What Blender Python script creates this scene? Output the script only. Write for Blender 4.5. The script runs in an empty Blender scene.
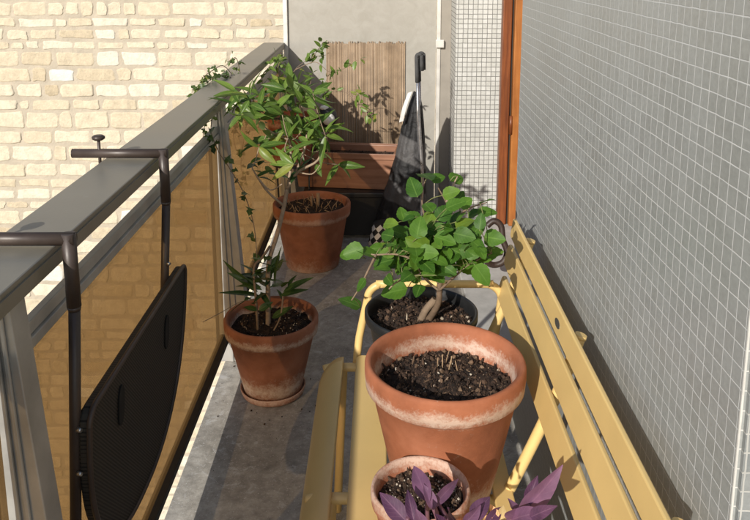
import bpy, bmesh, math, random
from mathutils import Vector, Matrix, Quaternion, noise
random.seed(7)
V = Vector
scene = bpy.context.scene
COL = scene.collection
H = 1.5                                   # eye height above the balcony floor
F, CX, CY = 780.0, 381.0, 108.0           # focal length and principal point (photo pixels, 750 wide)
PITCH = math.radians(11.0)
CP, SP = math.cos(PITCH), math.sin(PITCH)

def at(u, v, d):
    """world point seen at photo pixel (u, v) at depth d along the lens axis"""
    x = (u - CX) * d / F
    yc = -(v - CY) * d / F
    return V((x, d * CP + yc * SP, H - d * SP + yc * CP))

# ------------------------------------------------------------------ materials
def new_mat(name):
    m = bpy.data.materials.new(name); m.use_nodes = True
    nt = m.node_tree
    return m, nt, nt.nodes['Principled BSDF']

def nd(nt, typ, **kw):
    n = nt.nodes.new(typ)
    for k, v in kw.items():
        if k.startswith('i_'):
            key = k[2:]
            key = int(key) if key.isdigit() else key.replace('_', ' ')
            n.inputs[key].default_value = v
        else: setattr(n, k, v)
    return n
def lk(nt, a, b): nt.links.new(a, b)
def c4(c): return (c[0], c[1], c[2], 1.0)

def noise_tex(nt, scale, detail=4, rough=.55, coord='Object', dist=0.0, vec=None):
    if vec is None:
        vec = nd(nt, 'ShaderNodeTexCoord').outputs[coord]
    n = nd(nt, 'ShaderNodeTexNoise', i_Scale=scale, i_Detail=detail, i_Roughness=rough, i_Distortion=dist)
    lk(nt, vec, n.inputs['Vector'])
    return n
def ramp(nt, src, stops):
    r = nd(nt, 'ShaderNodeValToRGB'); lk(nt, src, r.inputs['Fac'])
    e = r.color_ramp.elements
    while len(e) < len(stops): e.new(.5)
    for i, (p, c) in enumerate(stops):
        e[i].position = p
        e[i].color = c4(c) if not isinstance(c, (int, float)) else (c, c, c, 1)
    return r
def mixc(nt, fac, a, b, blend='MIX'):
    m = nd(nt, 'ShaderNodeMix', data_type='RGBA', blend_type=blend)
    for sock, val in ((m.inputs[0], fac), (m.inputs[6], a), (m.inputs[7], b)):
        if isinstance(val, (int, float)): sock.default_value = val
        elif isinstance(val, (tuple, list)): sock.default_value = c4(val)
        else: lk(nt, val, sock)
    return m.outputs[2]
def mth(nt, op, a, b=None, c=None):
    m = nd(nt, 'ShaderNodeMath', operation=op)
    for i, val in enumerate((a, b, c)):
        if val is None: continue
        if isinstance(val, (int, float)): m.inputs[i].default_value = val
        else: lk(nt, val, m.inputs[i])
    return m.outputs[0]
def bump(nt, bsdf, height, strength=.3, dist=.005, normal=None):
    b = nd(nt, 'ShaderNodeBump', i_Strength=strength, i_Distance=dist)
    lk(nt, height, b.inputs['Height'])
    if normal is not None: lk(nt, normal, b.inputs['Normal'])
    lk(nt, b.outputs[0], bsdf.inputs['Normal'])

def plain(name, col, rough=.5, metal=0.0, var=.15, scale=30, bmp=.1, bscale=200, bdist=.001, scratches=None):
    m, nt, b = new_mat(name)
    n = noise_tex(nt, scale, 5, .6)
    d = tuple(x * (1 - var) for x in col); l = tuple(min(1, x * (1 + var)) for x in col)
    r = ramp(nt, n.outputs['Fac'], [(.3, d), (.7, l)])
    colr = r.outputs[0]
    if scratches:
        n3 = noise_tex(nt, 45, 6, .75)
        r3 = ramp(nt, n3.outputs['Fac'], [(.66, 0.0), (.72, 1.0)])
        colr = mixc(nt, mth(nt, 'MULTIPLY', r3.outputs[0], .6), colr, scratches)
    lk(nt, colr, b.inputs['Base Color'])
    b.inputs['Metallic'].default_value = metal
    rr = ramp(nt, n.outputs['Fac'], [(.2, max(0, rough - .1)), (.8, min(1, rough + .12))])
    lk(nt, rr.outputs[0], b.inputs['Roughness'])
    if bmp:
        n2 = noise_tex(nt, bscale, 3)
        bump(nt, b, n2.outputs['Fac'], bmp, bdist)
    return m

def tile_mat(name, tile, colA, colB, grout, pitch=.026, mortar=.055, rough=.25, wob=.012, spec=.5, tilt=.05):
    m, nt, b = new_mat(name)
    uv = nd(nt, 'ShaderNodeTexCoord').outputs['UV']
    sc = nd(nt, 'ShaderNodeVectorMath', operation='SCALE'); sc.inputs['Scale'].default_value = 1 / pitch
    lk(nt, uv, sc.inputs[0])
    nz = noise_tex(nt, .9, 2, .5, vec=sc.outputs[0])
    sub = nd(nt, 'ShaderNodeVectorMath', operation='SUBTRACT'); lk(nt, nz.outputs['Color'], sub.inputs[0]); sub.inputs[1].default_value = (.5, .5, .5)
    s2 = nd(nt, 'ShaderNodeVectorMath', operation='SCALE'); s2.inputs['Scale'].default_value = wob * 8; lk(nt, sub.outputs[0], s2.inputs[0])
    add = nd(nt, 'ShaderNodeVectorMath', operation='ADD'); lk(nt, sc.outputs[0], add.inputs[0]); lk(nt, s2.outputs[0], add.inputs[1])
    br = nd(nt, 'ShaderNodeTexBrick', offset=0.0, squash=1.0)
    br.inputs['Scale'].default_value = 1.0; br.inputs['Brick Width'].default_value = 1.0; br.inputs['Row Height'].default_value = 1.0
    br.inputs['Mortar Size'].default_value = mortar; br.inputs['Mortar Smooth'].default_value = .35
    lk(nt, add.outputs[0], br.inputs['Vector'])
    fl = nd(nt, 'ShaderNodeVectorMath', operation='FLOOR'); lk(nt, add.outputs[0], fl.inputs[0])
    wn = nd(nt, 'ShaderNodeTexWhiteNoise', noise_dimensions='2D'); lk(nt, fl.outputs[0], wn.inputs['Vector'])
    rc = ramp(nt, wn.outputs['Value'], [(0, colA), (.55, tile), (1, colB)])
    fine = noise_tex(nt, 3.0, 4, .6, vec=sc.outputs[0])
    rcf = mixc(nt, .35, rc.outputs[0], ramp(nt, fine.outputs['Fac'], [(.3, tuple(x * .7 for x in tile)), (.7, tuple(min(1, x * 1.25) for x in tile))]).outputs[0])
    big = noise_tex(nt, .07, 4, .6, vec=sc.outputs[0])
    dirt = ramp(nt, big.outputs['Fac'], [(.35, (.90, .89, .87)), (.65, (1, 1, 1))])
    tcol = mixc(nt, 1.0, rcf, dirt.outputs[0], 'MULTIPLY')
    gn = noise_tex(nt, .6, 3, .6, vec=sc.outputs[0])
    gcol = mixc(nt, gn.outputs['Fac'], tuple(x * .75 for x in grout), tuple(min(1, x * 1.2) for x in grout))
    lk(nt, mixc(nt, br.outputs['Fac'], tcol, gcol), b.inputs['Base Color'])
    lk(nt, mth(nt, 'MULTIPLY', mth(nt, 'SUBTRACT', 1.0, br.outputs['Fac']), spec), b.inputs['Specular IOR Level'])
    rg = mth(nt, 'ADD', mth(nt, 'MULTIPLY', br.outputs['Fac'], .6), mth(nt, 'ADD', mth(nt, 'MULTIPLY', wn.outputs['Value'], .08), rough))
    lk(nt, rg, b.inputs['Roughness'])
    geo = nd(nt, 'ShaderNodeNewGeometry')
    wc = nd(nt, 'ShaderNodeVectorMath', operation='SUBTRACT'); lk(nt, wn.outputs['Color'], wc.inputs[0]); wc.inputs[1].default_value = (.5, .5, .5)
    ws = nd(nt, 'ShaderNodeVectorMath', operation='SCALE'); ws.inputs['Scale'].default_value = tilt; lk(nt, wc.outputs[0], ws.inputs[0])
    na = nd(nt, 'ShaderNodeVectorMath', operation='ADD'); lk(nt, geo.outputs['Normal'], na.inputs[0]); lk(nt, ws.outputs[0], na.inputs[1])
    nn = nd(nt, 'ShaderNodeVectorMath', operation='NORMALIZE'); lk(nt, na.outputs[0], nn.inputs[0])
    hgt = mth(nt, 'ADD', mth(nt, 'MULTIPLY', br.outputs['Fac'], -1.0), mth(nt, 'MULTIPLY', fine.outputs['Fac'], .25))
    bump(nt, b, hgt, .5, .0015, nn.outputs[0])
    return m

def terracotta(name, zr, zf, col=(.40, .135, .060), lime=1.0, seed=0.0, rin=.0):
    """zr: height of the lower edge of the rim band, zf: height of the foot lime line (object space)"""
    m, nt, b = new_mat(name)
    tc = nd(nt, 'ShaderNodeTexCoord')
    off = nd(nt, 'ShaderNodeVectorMath', operation='ADD'); lk(nt, tc.outputs['Object'], off.inputs[0]); off.inputs[1].default_value = (seed, seed * 1.7, 0)
    ov = off.outputs[0]
    n1 = noise_tex(nt, 9, 6, .6, vec=ov)
    base = ramp(nt, n1.outputs['Fac'], [(.28, tuple(x * .72 for x in col)), (.5, col), (.72, (col[0] * 1.18, col[1] * 1.3, col[2] * 1.45))])
    sep = nd(nt, 'ShaderNodeSeparateXYZ'); lk(nt, tc.outputs['Object'], sep.inputs[0])
    z = sep.outputs['Z']
    n2 = noise_tex(nt, 26, 7, .7, vec=ov)
    n3 = noise_tex(nt, 7, 4, .6, vec=ov)
    n4 = noise_tex(nt, 190, 4, .7, vec=ov)
    def band(z0, half):
        dz = mth(nt, 'ABSOLUTE', mth(nt, 'SUBTRACT', z, z0))
        return mth(nt, 'MAXIMUM', mth(nt, 'SUBTRACT', 1.0, mth(nt, 'DIVIDE', dz, half)), 0.0)
    sx = mth(nt, 'POWER', mth(nt, 'ADD', mth(nt, 'MULTIPLY', sep.outputs['X'], sep.outputs['X']), mth(nt, 'MULTIPLY', sep.outputs['Y'], sep.outputs['Y'])), .5)
    inner = mth(nt, 'MULTIPLY', mth(nt, 'LESS_THAN', sx, rin), mth(nt, 'MULTIPLY', band(zr + .012, .032), .75))
    bz = mth(nt, 'MAXIMUM', mth(nt, 'MAXIMUM', band(zr + .017, .030), inner), mth(nt, 'MULTIPLY', band(zf, .085), .95))
    n5 = noise_tex(nt, 70, 5, .75, vec=ov)
    t = mth(nt, 'ADD', mth(nt, 'ADD', mth(nt, 'MULTIPLY', bz, .42), mth(nt, 'MULTIPLY', n2.outputs['Fac'], .42)),
            mth(nt, 'ADD', mth(nt, 'MULTIPLY', n3.outputs['Fac'], .50), mth(nt, 'ADD', mth(nt, 'MULTIPLY', n5.outputs['Fac'], .60), mth(nt, 'MULTIPLY', n4.outputs['Fac'], .40))))
    lm = ramp(nt, mth(nt, 'MULTIPLY', t, .5), [(.56, 0.0), (.615, .33 * lime), (.70, .9 * lime)])
    colr = mixc(nt, lm.outputs[0], base.outputs[0], (.60, .46, .37))
    dk = ramp(nt, noise_tex(nt, 4, 5, .65, vec=ov).outputs['Fac'], [(.36, (.62, .56, .5)), (.56, (1, 1, 1))])
    lk(nt, mixc(nt, .8, colr, dk.outputs[0], 'MULTIPLY'), b.inputs['Base Color'])
    b.inputs['Roughness'].default_value = .78
    b.inputs['Specular IOR Level'].default_value = .3
    hh = mth(nt, 'ADD', n4.outputs['Fac'], mth(nt, 'MULTIPLY', lm.outputs[0], 1.2))
    bump(nt, b, hh, .35, .0015)
    return m

def leaf_mat(name, colA, colB, vein, trans=.35, rough=.42, back=None):
    m, nt, b = new_mat(name)
    at_ = nd(nt, 'ShaderNodeAttribute', attribute_name='tint')
    rc = ramp(nt, at_.outputs['Fac'], [(0, colA), (.88, colB), (1, tuple(b_ * k_ for b_, k_ in zip(colB, (1.7, 1.12, 1.2))))])
    uv = nd(nt, 'ShaderNodeTexCoord').outputs['UV']
    sep = nd(nt, 'ShaderNodeSeparateXYZ'); lk(nt, uv, sep.inputs[0])
    du = mth(nt, 'ABSOLUTE', mth(nt, 'SUBTRACT', sep.outputs['X'], .5))
    mid = ramp(nt, du, [(.015, 1.0), (.05, 0.0)])
    wv = mth(nt, 'SINE', mth(nt, 'MULTIPLY', mth(nt, 'SUBTRACT', sep.outputs['Y'], mth(nt, 'MULTIPLY', du, .55)), 46.0))
    side = ramp(nt, wv, [(.86, 0.0), (1.0, .45)])
    vn = mth(nt, 'MAXIMUM', mid.outputs[0], side.outputs[0])
    n = noise_tex(nt, 40, 4, .6)
    c1 = mixc(nt, mth(nt, 'MULTIPLY', vn, .55), rc.outputs[0], vein)
    c2 = mixc(nt, 1.0, c1, ramp(nt, n.outputs['Fac'], [(.3, (.72, .76, .7)), (.7, (1.1, 1.08, 1.0))]).outputs[0], 'MULTIPLY')
    if back is not None:
        geo = nd(nt, 'ShaderNodeNewGeometry')
        c2 = mixc(nt, geo.outputs['Backfacing'], c2, back)
    lk(nt, c2, b.inputs['Base Color'])
    b.inputs['Roughness'].default_value = rough
    b.inputs['Specular IOR Level'].default_value = .3
    bump(nt, b, vn, -.25, .001)
    tr = nd(nt, 'ShaderNodeBsdfTranslucent')
    lk(nt, mixc(nt, 1.0, c2, (1.5, 1.6, .6), 'MULTIPLY'), tr.inputs['Color'])
    ms = nd(nt, 'ShaderNodeMixShader'); ms.inputs[0].default_value = trans
    lk(nt, b.outputs[0], ms.inputs[1]); lk(nt, tr.outputs[0], ms.inputs[2])
    lk(nt, ms.outputs[0], nt.nodes['Material Output'].inputs['Surface'])
    return m

def tint_mat(name, stops, rough=.85, nscale=25, bmp=.4, bdist=.003, bscale=90, var=.18, spec=.3):
    m, nt, b = new_mat(name)
    a = nd(nt, 'ShaderNodeAttribute', attribute_name='tint')
    rc = ramp(nt, a.outputs['Fac'], stops)
    n = noise_tex(nt, nscale, 6, .65)
    c = mixc(nt, 1.0, rc.outputs[0], ramp(nt, n.outputs['Fac'], [(.3, (1 - var,) * 3), (.7, (1 + var * .4,) * 3)]).outputs[0], 'MULTIPLY')
    lk(nt, c, b.inputs['Base Color'])
    b.inputs['Roughness'].default_value = rough
    b.inputs['Specular IOR Level'].default_value = spec
    n2 = noise_tex(nt, bscale, 5, .65)
    bump(nt, b, n2.outputs['Fac'], bmp, bdist)
    return m

def concrete():
    m, nt, b = new_mat('balcony_concrete')
    n1 = noise_tex(nt, 3.2, 8, .68, dist=.6)
    n2 = noise_tex(nt, 28, 6, .7)
    n3 = noise_tex(nt, 150, 4, .7)
    n4 = noise_tex(nt, 11, 5, .75, dist=1.5)
    c = ramp(nt, n1.outputs['Fac'], [(.3, (.24, .22, .188)), (.5, (.355, .33, .288)), (.7, (.45, .423, .376))])
    c1 = mixc(nt, 1.0, c.outputs[0], ramp(nt, n2.outputs['Fac'], [(.3, (.62, .62, .62)), (.68, (1.2, 1.2, 1.2))]).outputs[0], 'MULTIPLY')
    sp = ramp(nt, n3.outputs['Fac'], [(.60, 0.0), (.67, .85)])
    c2 = mixc(nt, sp.outputs[0], c1, (.62, .61, .58))
    pit = ramp(nt, n3.outputs['Fac'], [(.29, .9), (.37, 0.0)])
    c3 = mixc(nt, pit.outputs[0], c2, (.06, .055, .05))
    wr = ramp(nt, n4.outputs['Fac'], [(.56, 0.0), (.66, .7)])
    c4_ = mixc(nt, wr.outputs[0], c3, (.52, .51, .49))
    lk(nt, c4_, b.inputs['Base Color'])
    lk(nt, ramp(nt, n2.outputs['Fac'], [(.3, .6), (.7, .92)]).outputs[0], b.inputs['Roughness'])
    b.inputs['Specular IOR Level'].default_value = .35
    h = mth(nt, 'ADD', mth(nt, 'MULTIPLY', n2.outputs['Fac'], .7), mth(nt, 'MULTIPLY', n3.outputs['Fac'], .5))
    bump(nt, b, h, .45, .003)
    return m

def amber_glass():
    m, nt, b = new_mat('amber_glass')
    n = noise_tex(nt, 6, 5, .6)
    n2 = noise_tex(nt, 3.0, 6, .65, dist=.8)
    tcol = mixc(nt, n.outputs['Fac'], (.56, .46, .325), (.61, .515, .38))
    tr = nd(nt, 'ShaderNodeBsdfTransparent'); lk(nt, tcol, tr.inputs['Color'])
    gl = nd(nt, 'ShaderNodeBsdfGlossy'); gl.inputs['Roughness'].default_value = .06; gl.inputs['Color'].default_value = (.9, .9, .9, 1)
    fr = nd(nt, 'ShaderNodeFresnel', i_IOR=1.45)
    geo = nd(nt, 'ShaderNodeNewGeometry')                       # reflect at the outer skins only
    fac = mth(nt, 'MULTIPLY', mth(nt, 'MULTIPLY', fr.outputs[0], mth(nt, 'SUBTRACT', 1.0, geo.outputs['Backfacing'])), .45)
    m1 = nd(nt, 'ShaderNodeMixShader'); lk(nt, fac, m1.inputs[0]); lk(nt, tr.outputs[0], m1.inputs[1]); lk(nt, gl.outputs[0], m1.inputs[2])
    df = nd(nt, 'ShaderNodeBsdfTranslucent'); df.inputs['Color'].default_value = (.38, .265, .145, 1)      # film of dust
    m2 = nd(nt, 'ShaderNodeMixShader')
    lk(nt, ramp(nt, n2.outputs['Fac'], [(.3, .30), (.8, .37)]).outputs[0], m2.inputs[0])
    lk(nt, m1.outputs[0], m2.inputs[1]); lk(nt, df.outputs[0], m2.inputs[2])
    lk(nt, m2.outputs[0], nt.nodes['Material Output'].inputs['Surface'])
    return m

def clear_glass():
    m, nt, b = new_mat('window_glass')
    tr = nd(nt, 'ShaderNodeBsdfTransparent', ); tr.inputs['Color'].default_value = (.7, .75, .75, 1)
    gl = nd(nt, 'ShaderNodeBsdfGlossy'); gl.inputs['Roughness'].default_value = .02
    fr = nd(nt, 'ShaderNodeFresnel', i_IOR=1.5)
    m1 = nd(nt, 'ShaderNodeMixShader'); lk(nt, fr.outputs[0], m1.inputs[0]); lk(nt, tr.outputs[0], m1.inputs[1]); lk(nt, gl.outputs[0], m1.inputs[2])
    lk(nt, m1.outputs[0], nt.nodes['Material Output'].inputs['Surface'])
    return m

def wood(name, dark, light, axis='Z', scale=14):
    m, nt, b = new_mat(name)
    tc = nd(nt, 'ShaderNodeTexCoord').outputs['Object']
    mp = nd(nt, 'ShaderNodeMapping'); lk(nt, tc, mp.inputs['Vector'])
    s = {'X': (.06, 1, 1), 'Y': (1, .06, 1), 'Z': (1, 1, .06)}[axis]
    mp.inputs['Scale'].default_value = s
    n = noise_tex(nt, scale * 6, 5, .6, vec=mp.outputs[0], dist=.4)
    n2 = noise_tex(nt, 6, 3, .6)
    c = ramp(nt, n.outputs['Fac'], [(.3, dark), (.68, light)])
    lk(nt, mixc(nt, 1.0, c.outputs[0], ramp(nt, n2.outputs['Fac'], [(.3, (.75, .72, .7)), (.7, (1.05, 1.05, 1.05))]).outputs[0], 'MULTIPLY'), b.inputs['Base Color'])
    b.inputs['Roughness'].default_value = .42
    bump(nt, b, n.outputs['Fac'], .2, .001)
    return m

def mesh_table():
    m, nt, b = new_mat('perforated_dark_metal')
    tc = nd(nt, 'ShaderNodeTexCoord').outputs['Object']
    mp = nd(nt, 'ShaderNodeMapping'); lk(nt, tc, mp.inputs['Vector']); mp.inputs['Rotation'].default_value = (math.radians(45), 0, 0)
    mp.inputs['Scale'].default_value = (0, 170, 170)
    vo = nd(nt, 'ShaderNodeTexVoronoi', feature='F1', i_Randomness=0.0, i_Scale=1.0); lk(nt, mp.outputs[0], vo.inputs['Vector'])
    hole = ramp(nt, vo.outputs['Distance'], [(.30, 1.0), (.36, 0.0)])
    lk(nt, mixc(nt, hole.outputs[0], (.030, .026, .020), (.006, .0055, .005)), b.inputs['Base Color'])
    lk(nt, ramp(nt, hole.outputs[0], [(0, .62), (1, .95)]).outputs[0], b.inputs['Roughness'])
    bump(nt, b, hole.outputs[0], -.7, .002)
    return m

def panel_mat():
    m, nt, b = new_mat('frosted_panel')
    n = noise_tex(nt, 1.6, 4, .6)
    n2 = noise_tex(nt, 14, 6, .7, dist=.8)
    c = ramp(nt, n.outputs['Fac'], [(.3, (.33, .312, .272)), (.7, (.39, .37, .33))])
    lk(nt, mixc(nt, .25, c.outputs[0], ramp(nt, n2.outputs['Fac'], [(.35, (.15, .14, .12)), (.65, (.33, .32, .30))]).outputs[0]), b.inputs['Base Color'])
    b.inputs['Roughness'].default_value = .38
    bump(nt, b, noise_tex(nt, 120, 3).outputs['Fac'], .12, .001)
    return m

M = {}
M['stone'] = tint_mat('limestone', [(0, (.50, .415, .29)), (.35, (.60, .515, .38)), (.75, (.66, .58, .45)), (1, (.70, .66, .59))], .95, 9, .8, .014, 30, .22)
M['mortar'] = plain('lime_mortar', (.43, .375, .295), .95, 0, .15, 5, .6, 30, .012)
M['wall_tile'] = tile_mat('grey_mosaic', (.325, .342, .338), (.302, .317, .313), (.348, .365, .361), (.56, .565, .55), rough=.34, spec=.5, mortar=.042, tilt=.02)
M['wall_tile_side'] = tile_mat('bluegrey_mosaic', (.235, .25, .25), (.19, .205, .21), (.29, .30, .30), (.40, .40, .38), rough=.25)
M['white_tile'] = tile_mat('white_mosaic', (.53, .53, .505), (.45, .45, .425), (.61, .61, .59), (.17, .168, .158), rough=.3, mortar=.075, tilt=.08)
M['concrete'] = concrete()
M['glass'] = amber_glass()
M['wglass'] = clear_glass()
M['rail'] = plain('grey_painted_steel', (.235, .215, .172), .36, .25, .2, 4, .15, 160, .001, scratches=(.29, .275, .235))
M['alu'] = plain('weathered_aluminium', (.42, .41, .385), .45, .4, .2, 9, .2, 140, .001)
M['alu_white'] = plain('pale_aluminium', (.62, .60, .56), .4, .3, .1, 12, .1)
M['taupe'] = plain('taupe_profile', (.26, .235, .20), .6, 0, .1, 12, .1)
M['gasket'] = plain('dark_gasket', (.02, .018, .016), .7, 0, .1)
M['bench'] = plain('ochre_powder_coat', (.69, .485, .19), .42, 0, .06, 6, .12, 320, .0008, scratches=(.50, .345, .14))
M['bench_edge'] = M['bench']
M['table_tube'] = plain('dark_brown_steel', (.050, .036, .030), .42, .1, .2, 20, .1, 300, .0006)
M['table_top'] = mesh_table()
M['slot'] = plain('slot_black', (.0025, .0025, .0025), .9, 0, .1, bmp=0)
M['bolt'] = plain('steel_bolt', (.55, .55, .55), .3, .9, .1)
M['silver'] = plain('silver_tube', (.55, .55, .56), .28, .85, .1)
M['wood_bright'] = wood('orange_varnished_wood', (.31, .105, .022), (.42, .165, .04))
M['wood_red'] = wood('red_varnished_wood', (.13, .034, .010), (.25, .075, .020))
M['panel'] = panel_mat()
M['foam'] = plain('grey_foam', (.055, .055, .055), .8, 0, .2, 60, .4, 400)
M['black'] = plain('black_plastic', (.013, .013, .013), .5, 0, .2, 20, .2, 200)
M['black_pot'] = plain('dark_grey_plastic', (.012, .0125, .013), .45, 0, .25, 14, .15, 150)
M['white'] = plain('white_plastic', (.75, .73, .68), .45, 0, .06, 20)
M['strap'] = plain('white_strap', (.62, .61, .58), .7, 0, .1, 30)
M['brown_hose'] = plain('dark_brown_rubber', (.040, .024, .017), .5, 0, .3, 40, .4, 120, .002)
M['reed'] = tint_mat('reed', [(0, (.25, .175, .11)), (.5, (.34, .245, .16)), (1, (.45, .34, .24))], .7, 12, .3, .002, 120, .3)
M['bark'] = tint_mat('pale_bark', [(0, (.17, .115, .075)), (1, (.36, .27, .19))], .85, 40, .5, .002, 160, .3)
M['green_stem'] = plain('green_stem', (.16, .17, .06), .6, 0, .3, 40)
M['dry'] = tint_mat('dry_stems', [(0, (.16, .09, .05)), (1, (.45, .31, .18))], .85, 60, .4, .002, 160, .3)
M['soil'] = tint_mat('potting_soil', [(0, (.014, .010, .008)), (.5, (.046, .027, .018)), (.78, (.105, .063, .040)), (.92, (.24, .155, .095)), (1, (.55, .48, .38))], .95, 60, .7, .004, 220, .4)
M['tree_leaf'] = leaf_mat('privet_leaf', (.045, .098, .016), (.140, .215, .042), (.30, .36, .12), .25, .36, (.16, .22, .085))
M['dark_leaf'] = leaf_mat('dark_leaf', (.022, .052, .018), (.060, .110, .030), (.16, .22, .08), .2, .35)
M['ivy_leaf'] = leaf_mat('ivy_leaf', (.026, .050, .016), (.10, .15, .036), (.22, .27, .12), .25, .4)
M['rose_leaf'] = leaf_mat('rose_leaf', (.030, .088, .010), (.088, .190, .022), (.15, .27, .055), .28, .52, (.10, .18, .05))
M['purple_leaf'] = leaf_mat('purple_leaf', (.070, .026, .072), (.20, .095, .185), (.25, .13, .22), .25, .55)
M['dry_leaf'] = leaf_mat('straw_leaf', (.50, .36, .17), (.62, .47, .24), (.7, .55, .3), .25, .6)

# ------------------------------------------------------------------ mesh builder
class MB:
    def __init__(s): s.v = []; s.f = []; s.uv = []; s.t = []; s.m = []; s.sm = []
    def face(s, idx, uv=None, tint=.5, mi=0, smooth=False):
        s.f.append(tuple(idx)); s.uv.append(uv or [(0, 0)] * len(idx)); s.t.append(tint); s.m.append(mi); s.sm.append(smooth)
    def box(s, x0, x1, y0, y1, z0, z1, tint=.5, mi=0):
        b = len(s.v)
        s.v += [V((x, y, z)) for z in (z0, z1) for y in (y0, y1) for x in (x0, x1)]
        q = [((0, 2, 3, 1), 'xy'), ((4, 5, 7, 6), 'xy'), ((0, 1, 5, 4), 'xz'), ((2, 6, 7, 3), 'xz'), ((0, 4, 6, 2), 'yz'), ((1, 3, 7, 5), 'yz')]
        for ids, ax in q:
            uv = []
            for i in ids:
                p = s.v[b + i]
                uv.append({'xy': (p.x, p.y), 'xz': (p.x, p.z), 'yz': (p.y, p.z)}[ax])
            s.face([b + i for i in ids], uv, tint, mi)
        return s
    def tube(s, pts, r, n=12, tint=.5, mi=0, cap=True, up=None):
        pts = [V(p) for p in pts]; rs = r if isinstance(r, (list, tuple)) else [r] * len(pts)
        b0 = len(s.v); prev = None
        for i, p in enumerate(pts):
            d = (pts[min(i + 1, len(pts) - 1)] - pts[max(i - 1, 0)])
            if d.length < 1e-9: d = V((0, 0, 1))
            d.normalize()
            if prev is None:
                a = V((0, 0, 1)) if abs(d.z) < .9 else V((1, 0, 0))
                x = d.cross(a).normalized()
            else:
                x = (prev - d * prev.dot(d)).normalized()
            prev = x; y = d.cross(x)
            for k in range(n):
                an = 2 * math.pi * k / n
                s.v.append(p + (x * math.cos(an) + y * math.sin(an)) * rs[i])
        for i in range(len(pts) - 1):
            for k in range(n):
                a = b0 + i * n + k; b = b0 + i * n + (k + 1) % n
                s.face((a, b, b + n, a + n), [(k / n, i), ((k + 1) / n, i), ((k + 1) / n, i + 1), (k / n, i + 1)], tint, mi, True)
        if cap:
            s.face([b0 + k for k in range(n)][::-1], None, tint, mi)
            e = b0 + (len(pts) - 1) * n
            s.face([e + k for k in range(n)], None, tint, mi)
        return s
    def lathe(s, prof, c, n=64, tint=.5, mi=0, wob=0.0, close=False):
        b0 = len(s.v); c = V(c)
        for i, (r, z) in enumerate(prof):
            for k in range(n):
                an = 2 * math.pi * k / n
                rr = r * (1 + wob * noise.noise(V((math.cos(an) * 1.5, math.sin(an) * 1.5, z * 12))))
                s.v.append(c + V((rr * math.cos(an), rr * math.sin(an), z)))
        for i in range(len(prof) - 1):
            for k in range(n):
                a = b0 + i * n + k; b = b0 + i * n + (k + 1) % n
                s.face((a, b, b + n, a + n), [(k / n, i), ((k + 1) / n, i), ((k + 1) / n, i + 1), (k / n, i + 1)], tint, mi, True)
        if close:
            s.face([b0 + k for k in range(n)][::-1], None, tint, mi)
            e = b0 + (len(prof) - 1) * n
            s.face([e + k for k in range(n)], None, tint, mi)
        return s
    def prism(s, poly, fn, depth, tint=.5, mi=0):
        """poly: list of 2D points; fn(a,b,w) -> world; w in {0,depth}"""
        n = len(poly); b = len(s.v)
        for w in (0, depth):
            for (p, q) in poly: s.v.append(V(fn(p, q, w)))
        s.face([b + i for i in range(n)], [poly[i] for i in range(n)], tint, mi)
        s.face([b + n + i for i in range(n)][::-1], [poly[i] for i in range(n)][::-1], tint, mi)
        for i in range(n):
            j = (i + 1) % n
            s.face((b + i, b + n + i, b + n + j, b + j), None, tint, mi)
        return s
    def blob(s, c, r, tint=.5, mi=0, squash=(1, 1, 1), jit=.3):
        b = len(s.v); c = V(c)
        base = [(0, 0, 1), (0, 0, -1)] + [(math.cos(a), math.sin(a), zz) for zz, o in ((.45, 0), (-.45, .6)) for a in [o + k * 2 * math.pi / 5 for k in range(5)]]
        rot = Quaternion((random.random() - .5, random.random() - .5, random.random() - .5, random.random() - .5)).normalized()
        for p in base:
            q = V(p).normalized() * r * (1 + random.uniform(-jit, jit))
            q = V((q.x * squash[0], q.y * squash[1], q.z * squash[2]))
            s.v.append(c + rot @ q)
        for k in range(5):
            j = (k + 1) % 5
            s.face((b, b + 2 + k, b + 2 + j), None, tint, mi)
            s.face((b + 1, b + 7 + j, b + 7 + k), None, tint, mi)
            s.face((b + 2 + k, b + 7 + k, b + 2 + j), None, tint, mi)
            s.face((b + 2 + j, b + 7 + k, b + 7 + j), None, tint, mi)
        return s
    def leaf(s, base, tip, width, nrm, curl=.15, fold=.25, kind='lance', tint=None, mi=0, wave=.0, rows=8):
        base, tip, nrm = V(base), V(tip), V(nrm)
        ax = tip - base; L = ax.length
        if L < 1e-6: return s
        d = ax / L
        nrm = nrm - d * nrm.dot(d)
        if nrm.length < 1e-4: nrm = d.orthogonal()
        nrm.normalize(); sd = d.cross(nrm)
        if tint is None: tint = random.random()
        b0 = len(s.v); N = rows; ph = random.random() * 6
        for i in range(N + 1):
            t = i / N
            if kind == 'lance': w = math.sin(math.pi * (t ** .8)) ** .85 * (1 - .15 * t)
            elif kind == 'round': w = (math.sin(math.pi * (t ** .72)) ** .62) * (1.0 - .12 * t)
            elif kind == 'ivy': w = (1.0 - t) ** .8 * (1 + .45 * math.cos(t * 9.5)) if t > .08 else .35
            else: w = math.sin(math.pi * (t ** .6)) ** .8
            w = max(w, .02) * width * .5
            if i == N: w = .0006
            if i == 0: w = min(w, .0016)
            cv = -curl * L * (t * t) + curl * L * .35 * t
            p = base + d * (L * t) + nrm * cv
            for k, a in enumerate((-1, -.5, 0, .5, 1)):
                z = fold * w * abs(a) * 1.0 + wave * w * math.sin(t * 11 + ph + a * 2) * abs(a)
                ed = 1.0
                if kind == 'round' and abs(a) == 1: ed = 1 + (.05 if i % 2 else -.03)
                s.v.append(p + sd * (w * a * ed) + nrm * z)
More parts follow.
